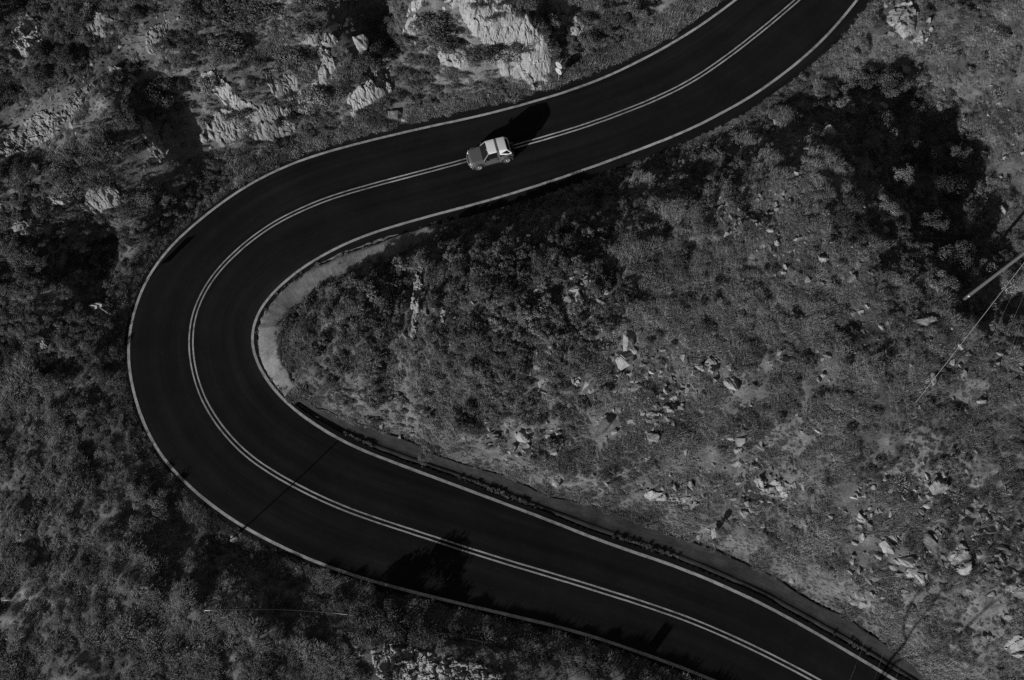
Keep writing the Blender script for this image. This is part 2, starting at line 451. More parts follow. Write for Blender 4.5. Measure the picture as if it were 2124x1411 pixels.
# ------------------------------------------------------------------ terrain
CTRL = [
 # the hill inside the hairpin
 (655,690,0.1),(700,650,.35),(760,720,1.0),(690,790,0.2),(850,580,.95),(850,700,1.7),(800,850,-.5),(1000,545,1.9),(1000,700,2.3),(950,900,-.7),
 (1150,530,2.65),(1200,700,2.5),(1150,950,-1.0),(1300,490,2.95),(1400,650,3.1),(1350,850,1.2),(1350,1000,-1.2),(1450,440,3.35),(1600,400,4.3),(1600,600,3.9),
 (1600,850,2.2),(1600,1050,-.8),(1600,1150,-2.4),(1700,310,4.0),(1750,400,4.35),(1800,550,3.9),(1850,700,3.8),(1850,900,2.6),(1850,1100,.6),(1850,1250,-1.8),
 (2000,700,4.0),(2000,900,3.0),(2000,1100,1.0),(2000,1300,-1.5),(2124,900,3.4),(2124,1200,.6),(2100,1400,-2.2),(2300,1000,4),(2300,1400,0),(2300,600,5),
 # shaded foot below the upper leg and the dark hollow
 (1000,468,.7),(1150,437,.9),(1300,395,1.1),(1430,345,1.2),(1530,285,1.4),
 (1790,190,1.9),(1900,250,1.0),(1950,350,.8),(1980,480,1.7),(1900,400,1.6),(1850,300,1.9),(1990,560,2.9),(2060,300,2.0),(2060,500,2.6),(2124,350,3.0),(2124,550,3.2),
 (2060,640,3.4),(2000,100,2.6),(2124,100,4),(1900,60,2.8),(1800,100,1.8),(1720,150,1.5),(1650,230,1.5),(2300,200,6),(1950,-80,3),
 # slopes above the upper leg
 (1150,100,2.0),(1200,50,2.9),(1128,60,4.6),(1172,38,2.5),(1300,40,2),(1400,-10,2.2),(1200,-80,6),(1050,150,1.5),(1030,90,4.0),(1000,30,6.3),(1000,-80,9),(900,180,.8),(880,100,3.3),(850,20,5.6),
 (760,180,2.2),(700,100,4.6),(760,50,2.7),(800,10,3.6),(700,-60,8),(640,220,1.2),(620,150,3.5),(560,250,1.0),(520,180,4),(450,250,2),(470,310,.2),(500,60,6.5),(380,150,5.4),
 (380,280,1.6),(390,340,.3),(280,260,4.8),(300,330,2.6),(350,400,-.2),(250,150,6),(150,50,7.5),(0,-60,9.5),(-200,100,9),(120,250,5.2),(0,300,4.1),(60,335,3.7),(100,200,6.0),(200,380,2.8),(150,430,2.1),
 (60,480,2.3),(200,470,-.5),(250,520,-1.3),(200,580,-1.9),(296,528,-.25),(262,600,-.7),(325,492,-.1),(120,560,.2),(0,560,1.5),(60,650,.1),(150,650,-1.0),(220,660,-1.0),(100,750,-1.3),(0,760,-1.0),(-200,500,3.5),
 # outside of the bend and the bank below the lower leg
 (200,800,-1.7),(60,900,-2.0),(150,900,-2.0),(230,930,-2.0),(275,920,-1.9),(0,1050,-2.4),(120,1050,-2.2),(222,1000,-1.7),(300,1060,-2.2),(250,1150,-1.8),(400,1130,-2.0),
 (480,1140,-2.5),(400,1180,-1.8),(480,1220,-1.7),(540,1190,-2.2),(600,1240,-2.7),(700,1260,-2.6),(330,1280,-1.9),(150,1250,-1.9),(0,1300,-2.3),(200,1400,-2.5),
 (450,1380,-2.2),(600,1350,-2.0),(760,1330,-2.2),(760,1400,-2.4),(900,1375,-1.9),(900,1450,-2.6),(900,1300,-2.6),(1050,1400,-2.3),(1100,1330,-2.9),(1250,1400,-3.0),(1400,1440,-3.3),
 (800,1500,-3.3),(300,1500,-2.9),(1200,1500,-3.4),(1600,1550,-3.4),(-200,900,-2.6),(-200,1300,-3.0),
]
C3 = np.array([at_z(x, y, z) for x, y, z in CTRL])
rp = MIDW[::40]
C3 = np.vstack([C3, rp])
def tps_k(r2): return np.where(r2 > 1e-9, 0.5 * r2 * np.log(np.maximum(r2, 1e-9)), 0.0)
def tps_fit(P, lam=0.6):
    n = len(P); d2 = ((P[:, None, :2] - P[None, :, :2]) ** 2).sum(-1)
    A = np.zeros((n + 3, n + 3)); A[:n, :n] = tps_k(d2) + lam * np.eye(n)
    Q = np.c_[np.ones(n), P[:, :2]]; A[:n, n:] = Q; A[n:, :n] = Q.T
    return np.linalg.solve(A, np.r_[P[:, 2], 0, 0, 0])
TW = tps_fit(C3)
def tps(x, y):
    out = np.empty(x.size); X, Y = x.ravel(), y.ravel()
    for a in range(0, X.size, 20000):
        xx, yy = X[a:a + 20000], Y[a:a + 20000]
        d2 = (xx[:, None] - C3[None, :, 0]) ** 2 + (yy[:, None] - C3[None, :, 1]) ** 2
        out[a:a + 20000] = tps_k(d2) @ TW[:len(C3)] + TW[-3] + TW[-2] * xx + TW[-1] * yy
    return out.reshape(x.shape)

GX0, GX1, GY0, GY1, GS = -62.0, 62.0, -22.0, 66.0, 0.2
gx = np.arange(GX0, GX1 + 1e-6, GS); gy = np.arange(GY0, GY1 + 1e-6, GS)
cgx = np.arange(GX0 - 1, GX1 + 2, 1.0); cgy = np.arange(GY0 - 1, GY1 + 2, 1.0)
CZ = tps(*np.meshgrid(cgx, cgy, indexing='ij'))
def bilin(Z, x0, y0, st, x, y):
    u = np.clip((x - x0) / st, 0, Z.shape[0] - 1.001); v = np.clip((y - y0) / st, 0, Z.shape[1] - 1.001)
    i, j = u.astype(int), v.astype(int); fu, fv = u - i, v - j
    return Z[i, j] * (1 - fu) * (1 - fv) + Z[i + 1, j] * fu * (1 - fv) + Z[i, j + 1] * (1 - fu) * fv + Z[i + 1, j + 1] * fu * fv
XX, YY = np.meshgrid(gx, gy, indexing='ij')
base = bilin(CZ, cgx[0], cgy[0], 1.0, XX, YY)
base = base + 0.0
IDX = np.zeros(XX.shape, np.int32)
near = np.ones(XX.shape, bool)
flat_i = [KD.find((x, y, 0))[1] for x, y in zip(XX.ravel().tolist(), YY.ravel().tolist())]
IDX = np.array(flat_i, np.int32).reshape(XX.shape)
LAT = (XX - MIDW[IDX, 0]) * NRM[IDX, 0] + (YY - MIDW[IDX, 1]) * NRM[IDX, 1]
RAD = np.hypot(XX - MIDW[IDX, 0], YY - MIDW[IDX, 1])
LATS = np.where(LAT >= 0, RAD, -RAD)
zr = MIDW[IDX, 2]
def streaky(x, y, scale, seed, octaves=3):
    u, v = x * .8 + y * .6, -x * .6 + y * .8          # clumps drawn out across the slope
    return fbm(u / 1.7, v, scale, octaves, seed)
rough = 0.30 * fbm(XX, YY, 4.0, 3, 3) + 0.17 * streaky(XX, YY, 1.2, 9) + .05 * fbm(XX, YY, .5, 2, 19)
natural = base + rough
# outside of the road
e_out = -LATS - (W_OUT[IDX] + SH_OUT[IDX])
z_o = zr - 0.07 + (natural - zr + 0.07) * smooth(e_out / 2.2)
# inside of the road
e_in = LATS - (W_IN[IDX] + SH_IN[IDX])
z_plain = zr - 0.07 + (natural - zr + 0.07) * smooth(e_in / 2.0)
A = np.where(is_ap, AP_A, np.where(is_di, DI_A, 0))[IDX]; B = np.where(is_ap, AP_B, np.where(is_di, DI_B, 0))[IDX]
TOP = np.where(is_ap, AP_TOP, DI_RISE)[IDX]
has = (is_ap | is_di)[IDX]
z_bank = np.where(LATS < A, zr - 0.07, np.where(LATS < B - 0.12, zr - 0.75, zr + TOP - 0.03 + (natural - zr - TOP + 0.03) * smooth((LATS - B) / 1.8) + 0.25 * rough * smooth((LATS - B) / 0.4)))
z_i = np.where(has, z_bank, z_plain)
HZ = np.where(LATS < 0, z_o, z_i)
HZ = np.where((e_out < 0) & (LATS < 0) | (e_in < 0) & (LATS >= 0), zr - 0.07, HZ)
def H(x, y): return bilin(HZ, GX0, GY0, GS, np.asarray(x, float), np.asarray(y, float))
def on_ground(px, py):
    d = ray(px, py); lo, hi = (CAM_H - 13.0) / -d[2], (CAM_H + 7.0) / -d[2]
    t = np.linspace(lo, hi, 600)
    P = np.array([0, 0, CAM_H])[None] + d[None] * t[:, None]
    below = P[:, 2] <= H(P[:, 0], P[:, 1])
    k = int(np.argmax(below)) if below.any() else 599
    return Vector((P[k, 0], P[k, 1], float(H(P[k, 0], P[k, 1]))))
def beside(x, y):
    """nearest middle-line sample and signed offset, for many points"""
    x, y = np.asarray(x, float), np.asarray(y, float)
    ii = np.clip(((x - GX0) / GS + .5).astype(int), 0, HZ.shape[0] - 1); jj = np.clip(((y - GY0) / GS + .5).astype(int), 0, HZ.shape[1] - 1)
    return IDX[ii, jj], LATS[ii, jj]
def free_of_road(x, y, m=0.0):
    i, d = beside(x, y)
    edge_in = np.where(is_ap | is_di, np.where(is_ap, AP_B, DI_B), W_IN + SH_IN)[i]
    return np.where(d < 0, -d > (W_OUT + SH_OUT)[i] + m, d > edge_in + m)

# one sheet: fine where the photograph looks, coarser out to the far ground
def stretch(a, lo, hi):
    k = np.array([1, 2.5, 5, 9, 15, 25, 45, 80, 140, 230, 360.0])
    return np.r_[lo - k[::-1], a, hi + k]
sx, sy = stretch(gx, GX0, GX1), stretch(gy, GY0, GY1)
SXX, SYY = np.meshgrid(sx, sy, indexing='ij')
far = np.maximum(np.maximum(GX0 - SXX, SXX - GX1), np.maximum(GY0 - SYY, SYY - GY1))
edge_h = bilin(HZ, GX0, GY0, GS, np.clip(SXX, GX0, GX1), np.clip(SYY, GY0, GY1))
TZ = np.where(far > 0, edge_h * np.exp(-np.maximum(far, 0) / 60.0) - 4.0 * (1 - np.exp(-np.maximum(far, 0) / 60.0)), edge_h)
ter = mesh_np('hillside', np.stack([SXX.ravel(), SYY.ravel(), TZ.ravel()], 1), grid_faces(len(sx), len(sy)), M['ground'], True)
hill = link('hillside_ground', ter); tag(hill, kind='structure')

# ------------------------------------------------------------------ road sheets
def strip(name, rows, mat, uv_u, uv_v, sm=True):
    """rows: list of (n,3) polylines side by side"""
    V = np.stack(rows, 1); n, k = V.shape[:2]
    U = np.stack([np.stack(uv_u, 1), np.stack(uv_v, 1)], -1).reshape(-1, 2)
    return mesh_np(name, V.reshape(-1, 3), grid_faces(n, k), mat, sm, U)
def offset_line(idx, off, dz=0.0):
    return np.stack([MIDW[idx, 0] + NRM[idx, 0] * off, MIDW[idx, 1] + NRM[idx, 1] * off, MIDW[idx, 2] + dz], 1)
ii = np.arange(0, NS, 4)
sm_ = ii * 0.1
wob_o = 0.10 * fbm(sm_, sm_ * 0 + 3.1, 2.2, 3, 41); wob_i = 0.10 * fbm(sm_, sm_ * 0 + 8.1, 2.2, 3, 47)
fr = [-1, -.8, -.5, -.25, 0, .25, .5, .8, 1]
rows, us, vv = [], [], []
for f in fr:
    off = np.where(f < 0, f * (W_OUT + SH_OUT)[ii], f * (W_IN + SH_IN)[ii])
    if f == -1: off = off - wob_o
    if f == 1: off = off + wob_i
    rows.append(offset_line(ii, off)); us.append(off); vv.append(sm_)
road = link('road', strip('road', rows, M['asphalt'], us, vv)); tag(road, kind='structure')

def ribbon(name, P, w, label):
    P = np.asarray(P); t = np.gradient(P, axis=0); t /= np.linalg.norm(t[:, :2], axis=1)[:, None]
    n = np.stack([-t[:, 1], t[:, 0], 0 * t[:, 0]], 1)
    s = np.r_[0, np.cumsum(np.linalg.norm(np.diff(P, axis=0), axis=1))]
    jl = 0.008 * fbm(s, s * 0, 0.8, 2, 5); jr = 0.008 * fbm(s, s * 0 + 9, 0.8, 2, 6)
    a = P + n * (w / 2 + jl)[:, None]; b = P - n * (w / 2 + jr)[:, None]
    a[:, 2] += .006; b[:, 2] += .006
    o = link(name, strip(name, [a, b], M['paint'], [s * 0, s * 0 + w], [s, s]), parent=road)
    o['label'] = label
    return o
ribbon('edge_line', OUTW, 0.2, 'white edge line on the outside of the hairpin')
ribbon('edge_line', INNW, 0.2, 'white edge line on the inside of the hairpin')
fine = np.arange(0, NS, 3)
ribbon('centre_line', offset_line(fine, 0.145), 0.105, 'inner stripe of the double centre line')
ribbon('centre_line', offset_line(fine, -0.145), 0.105, 'outer stripe of the double centre line')

# concrete bank inside the bend
ia = np.arange(a0, a1 + 1, 3)
rows, us, vv = [], [], []
jit2 = 0.16 * fbm(ia * 0.1, ia * 0.0 + 5, 1.1, 4, 79)
jit = 0.10 * fbm(ia * 0.1, ia * 0.0 + 2, 0.9, 4, 77)
for f, g in ((-.12, -.5), (-.04, -.16), (.06, -.02), (.25, .25), (.45, .5), (.65, .72), (.85, .9), (1.0, 1.0), (1.12, .6)):
    off = AP_A[ia] + f * (AP_B - AP_A)[ia] + (jit if f < .1 else (jit2 if f > .8 else 0))
    z = np.where(g > 0, g * AP_TOP[ia], g * .5) + 0.03 * fbm(ia * .1, ia * 0. + f * 5, 1.2, 3, 31)
    if g == .6: z = AP_TOP[ia] - 0.5
    if f < 0: z = z * 0 + (-.22 if f > -.1 else -.55)
    rows.append(offset_line(ia, off, 0) + np.stack([0 * z, 0 * z, z], 1)); us.append(off * 1.0); vv.append(ia * 0.1)
tag(link('concrete_bank', strip('concrete_bank', rows, M['apron'], us, vv)), 'pale streaked concrete bank curving round the inside of the hairpin', 'concrete bank')

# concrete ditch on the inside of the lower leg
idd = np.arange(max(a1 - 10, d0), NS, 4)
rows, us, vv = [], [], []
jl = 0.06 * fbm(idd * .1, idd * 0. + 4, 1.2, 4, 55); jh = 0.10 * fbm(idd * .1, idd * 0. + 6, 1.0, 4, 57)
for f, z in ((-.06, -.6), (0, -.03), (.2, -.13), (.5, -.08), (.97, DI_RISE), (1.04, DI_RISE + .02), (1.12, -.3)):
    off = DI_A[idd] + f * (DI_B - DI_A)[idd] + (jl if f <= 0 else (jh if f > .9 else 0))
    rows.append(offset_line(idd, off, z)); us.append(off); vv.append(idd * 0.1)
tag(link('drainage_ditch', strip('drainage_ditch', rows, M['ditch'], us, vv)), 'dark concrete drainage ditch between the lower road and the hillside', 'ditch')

# ------------------------------------------------------------------ plant and stone meshes
def leaf_quads(P, Nrm, size, rng, aspect=0.5, cup=0.15):
    """one rhombic leaf per point, lying roughly across its normal"""
    n = len(P)
    a = rng.normal(size=(n, 3)); a -= Nrm * (a * Nrm).sum(1)[:, None]; a /= np.linalg.norm(a, axis=1)[:, None] + 1e-9
    b = np.cross(Nrm, a)
    s = size[:, None]
    v0 = P - a * s * .5; v2 = P + a * s * .5
    v1 = P + b * s * .5 * aspect + Nrm * s * cup; v3 = P - b * s * .5 * aspect + Nrm * s * cup
    V = np.stack([v0, v1, v2, v3], 1).reshape(-1, 3)
    F = np.arange(4 * n).reshape(n, 4)
    return V, F

def foliage_mesh(name, seed, n_leaf, n_clump, height, leaf, mat, spread=1.0, ragged=0.25):
    """shrub of unit radius: leaves on the skins of many small clumps gathered in an uneven dome"""
    rng = np.random.default_rng(seed)
    th = rng.uniform(0, 2 * np.pi, n_clump); rr = np.sqrt(rng.uniform(0, 1, n_clump)) * 0.8 * spread
    ph = rng.uniform(0, 2 * np.pi)
    rr = rr * (1 + ragged * np.sin(th * 2 + ph) + ragged * .7 * np.sin(th * 3 + 2 * ph))
    cz = height * (0.25 + 0.55 * np.sqrt(np.clip(1 - (rr / 1.05) ** 2, 0, 1)) * rng.uniform(.7, 1.1, n_clump))
    C = np.stack([rr * np.cos(th), rr * np.sin(th), cz], 1)
    cr = rng.uniform(.2, .38, n_clump)
    k = rng.integers(0, n_clump, n_leaf)
    d = rng.normal(size=(n_leaf, 3)); d[:, 2] = np.abs(d[:, 2]) * .9 - .15; d /= np.linalg.norm(d, axis=1)[:, None]
    depth = rng.uniform(.45, 1.08, n_leaf)[:, None]
    P = C[k] + d * (cr[k][:, None] * depth) * np.array([1, 1, .8 * height + .25])
    P[:, 2] = np.maximum(P[:, 2], .02)
    nr = d + rng.normal(size=d.shape) * .55 + np.array([0, 0, .25]); nr /= np.linalg.norm(nr, axis=1)[:, None]
    V, F = leaf_quads(P, nr, rng.uniform(.7, 1.35, n_leaf) * leaf, rng)
    return mesh_np(name, V, F, mat)

def stems_mesh(name, seed, height, n=9):
    rng = random.Random(seed); b = MB()
    for k in range(n):
        an = 2 * math.pi * k / n + rng.uniform(-.3, .3); r = rng.uniform(.35, .8)
        p0 = Vector((0.04 * math.cos(an), 0.04 * math.sin(an), -.15)); p3 = Vector((r * math.cos(an), r * math.sin(an), height * rng.uniform(.45, .75)))
        p1 = p0.lerp(p3, .35) + Vector((rng.uniform(-.06, .06), rng.uniform(-.06, .06), .08)); p2 = p0.lerp(p3, .7) + Vector((rng.uniform(-.06, .06), rng.uniform(-.06, .06), .07))
        b.tube([p0, p1, p2, p3], [.035, .026, .018, .008], 5)
    me = bpy.data.meshes.new(name); me.from_pydata(b.v, [], b.f); me.update(); me.materials.append(M['bark'])
    return me

def grass_mesh(name, seed, n, length, radius, width, mat, lean=(.25, .25), flop=0.6):
    rng = np.random.default_rng(seed)
    th = rng.uniform(0, 2 * np.pi, n); r = radius * np.sqrt(rng.uniform(0, 1, n))
    P = np.stack([r * np.cos(th), r * np.sin(th), np.full(n, -.03)], 1)
    L = length * rng.uniform(.55, 1.25, n)
    out = np.stack([np.cos(th), np.sin(th)], 1) * rng.uniform(.1, flop, n)[:, None] + rng.normal(size=(n, 2)) * .22 + np.array(lean)
    D1 = np.c_[out * .5, np.ones(n)]; D1 /= np.linalg.norm(D1, axis=1)[:, None]
    D2 = np.c_[out * 1.3, np.ones(n) * .7]; D2 /= np.linalg.norm(D2, axis=1)[:, None]
    S = np.stack([-out[:, 1], out[:, 0], np.zeros(n)], 1); S /= np.linalg.norm(S, axis=1)[:, None] + 1e-9
    ra = rng.uniform(-.9, .9, n)[:, None]
    S = S * np.cos(ra) + np.c_[out, np.zeros(n)] / (np.linalg.norm(out, axis=1)[:, None] + 1e-9) * np.sin(ra)
    w = (width * rng.uniform(.7, 1.3, n))[:, None]
    m = P + D1 * (L * .55)[:, None]; t = m + D2 * (L * .5)[:, None]
    V = np.stack([P - S * w * .5, P + S * w * .5, m + S * w * .45, t, m - S * w * .45], 1).reshape(-1, 3)
    i = np.arange(n)[:, None] * 5
    F = (np.array([[0, 1, 2, 4]]) + i).tolist() + (np.array([[4, 2, 3]]) + i).tolist()
    return mesh_np(name, V, F, mat)

def rock_mesh(name, seed, flat=0.6, elong=1.4, pts=16, mat=None, rough=0.085):
    rng = np.random.default_rng(seed)
    P = rng.normal(size=(pts, 3)); P /= np.linalg.norm(P, axis=1)[:, None]
    P *= rng.uniform(.75, 1.1, (pts, 1)); P *= np.array([elong, 1, flat]) / math.sqrt(elong)
    P[:, 2] = np.where(P[:, 2] > flat * .55, flat * .55 + (P[:, 2] - flat * .55) * .3, P[:, 2])
    bm = bmesh.new()
    for p in P: bm.verts.new(p)
    r = bmesh.ops.convex_hull(bm, input=bm.verts)
    loose = [v for v in bm.verts if not v.link_faces]
    bmesh.ops.delete(bm, geom=loose, context='VERTS')
    bmesh.ops.bevel(bm, geom=list(bm.edges), offset=.08, segments=1, affect='EDGES', clamp_overlap=True)
    bmesh.ops.triangulate(bm, faces=bm.faces)
    bmesh.ops.subdivide_edges(bm, edges=[e for e in bm.edges if e.calc_length() > .3], cuts=2, use_grid_fill=True)
    bmesh.ops.triangulate(bm, faces=bm.faces)
    for v in bm.verts:
        c = v.co
        k = math.sin(c.x * 7.1 + seed) * math.sin(c.y * 6.3 + 2 * seed) * math.sin(c.z * 8.7 + 3 * seed) + .5 * math.sin(c.x * 17 + c.y * 13 + seed)
        v.co = c * (1 + rough * k)
    me = bpy.data.meshes.new(name); bm.to_mesh(me); bm.free()
    me.materials.append(mat or M['rock'])
    return me

def scatter(name, P, rotz, tilt, scl, idx, protos):
    """many small plants or stones as one mass: points carrying turn, size and kind, each showing one of the meshes"""
    me = bpy.data.meshes.new(name); me.vertices.add(len(P)); me.vertices.foreach_set('co', np.asarray(P, np.float32).ravel()); me.update()
    a = me.attributes.new('turn', 'FLOAT_VECTOR', 'POINT'); a.data.foreach_set('vector', np.c_[tilt, rotz].astype(np.float32).ravel())
    a = me.attributes.new('size', 'FLOAT_VECTOR', 'POINT'); a.data.foreach_set('vector', np.asarray(scl, np.float32).ravel())
    a = me.attributes.new('sort', 'INT', 'POINT'); a.data.foreach_set('value', np.asarray(idx, np.int32))
    o = link(name, me)
    ng = bpy.data.node_groups.new(name, 'GeometryNodeTree')
    ng.interface.new_socket('Geometry', in_out='INPUT', socket_type='NodeSocketGeometry')
    ng.interface.new_socket('Geometry', in_out='OUTPUT', socket_type='NodeSocketGeometry')
    gi, go = ng.nodes.new('NodeGroupInput'), ng.nodes.new('NodeGroupOutput')
    jn = ng.nodes.new('GeometryNodeJoinGeometry')
    def attr(nm, tp):
        n = ng.nodes.new('GeometryNodeInputNamedAttribute'); n.data_type = tp; n.inputs['Name'].default_value = nm; return n.outputs[0]
    turn, size, sort = attr('turn', 'FLOAT_VECTOR'), attr('size', 'FLOAT_VECTOR'), attr('sort', 'INT')
    e2r = ng.nodes.new('FunctionNodeEulerToRotation'); ng.links.new(turn, e2r.inputs[0])
    for k, pm in enumerate(protos):
        po = bpy.data.objects.new(pm.name, pm)
        oi = ng.nodes.new('GeometryNodeObjectInfo'); oi.inputs['Object'].default_value = po; oi.inputs['As Instance'].default_value = True
        cp = ng.nodes.new('FunctionNodeCompare'); cp.data_type = 'INT'; cp.operation = 'EQUAL'
        ng.links.new(sort, cp.inputs[2]); cp.inputs[3].default_value = k
        ip = ng.nodes.new('GeometryNodeInstanceOnPoints')
        ng.links.new(gi.outputs[0], ip.inputs['Points']); ng.links.new(cp.outputs[0], ip.inputs['Selection']); ng.links.new(oi.outputs['Geometry'], ip.inputs['Instance'])
        ng.links.new(e2r.outputs[0], ip.inputs['Rotation']); ng.links.new(size, ip.inputs['Scale'])
        ng.links.new(ip.outputs[0], jn.inputs[0])
    ng.links.new(jn.outputs[0], go.inputs[0])
    md = o.modifiers.new('plants', 'NODES'); md.node_group = ng
    o['kind'] = 'stuff'
    return o

def slope_tilt(x, y):
    e = .5
    gxx = (H(x + e, y) - H(x - e, y)) / (2 * e); gyy = (H(x, y + e) - H(x, y - e)) / (2 * e)
    return gxx, gyy

# ------------------------------------------------------------------ rock outcrops
def outcrop(name, label, px, py, rx, ry, rot, height, seed, mat='cliff', block=1.1, group='rock outcrops', sink=.35, calm=1.0):
    """fractured ledge: tilted blocks of two sizes standing out of the slope"""
    c = on_ground(px, py); c2 = on_ground(px + 10, py); sc = (c2 - c).xy.length / 10
    c3 = on_ground(px, py - 10); sy_ = (c3 - c).xy.length / 10
    a, b = rx * sc * 1.22, ry * sy_ * 1.22
    st = max(.07, min(.16, max(a, b) / 60))
    n = int(2.4 * max(a, b) / st) + 1
    u = np.linspace(-1.2 * max(a, b), 1.2 * max(a, b), n); U, W = np.meshgrid(u, u, indexing='ij')
    ca, sa = math.cos(R(rot)), math.sin(R(rot))
    lu, lw = U * ca + W * sa, -U * sa + W * ca
    X, Y = c.x + U, c.y + W
    d = np.hypot(lu / a, lw / b)
    d = d + .30 * fbm(X, Y, max(a, b) * .5, 4, seed)
    cov = smooth((1.0 - d) / .28)
    wx, wy = X + .25 * fbm(X, Y, .9, 3, seed + 3), Y + .25 * fbm(X, Y, .9, 3, seed + 4)
    # beds run obliquely: stretch cells along the strike
    q1, q2 = wx * .77 + wy * .64, (-wx * .64 + wy * .77)
    i1, i2, dx, dy, ed = cells(q1, q2 * 1.7, block, seed)
    j1, j2, ex, ey, ed2 = cells(q1 + 9, q2 * 1.5 + 4, block * .36, seed + 31)
    z = height * .75 * (.45 + .55 * i1) + (i2 - .5) * .75 * dx + (i1 - .55) * .7 * dy
    z += calm * (block * .14 * (j1 - .5) + (j2 - .5) * .55 * ex + (j1 - .5) * .55 * ey)
    z -= .4 * block * np.exp(-ed / (.06 * block)) + calm * .15 * block * np.exp(-ed2 / (.05 * block))
    z += .05 * fbm(X, Y, .35, 3, seed + 8)
    Z = H(X, Y) + (z + .05) * cov - sink * (1 - cov) - .02
    keep = cov > 0.02
    idx = np.arange(n * n).reshape(n, n)
    k4 = keep[:-1, :-1] | keep[1:, :-1] | keep[1:, 1:] | keep[:-1, 1:]
    # steep sides lean a little outward so that they read as faces, not as a sheet
    F = np.stack([idx[:-1, :-1][k4], idx[1:, :-1][k4], idx[1:, 1:][k4], idx[:-1, 1:][k4]], 1)
    used = np.unique(F); remap = np.full(n * n, -1); remap[used] = np.arange(len(used))
    V = np.stack([U.ravel(), W.ravel(), Z.ravel() - c.z], 1)[used]
    o = link(name, mesh_np(name, V, remap[F], M[mat])); o.location = c
    tag(o, label, 'rock outcrop' if mat != 'scree' else 'scree', group)
    OUTCROPS.append((c.x, c.y, a, b, R(rot), seed))
    return o
OUTCROPS = []
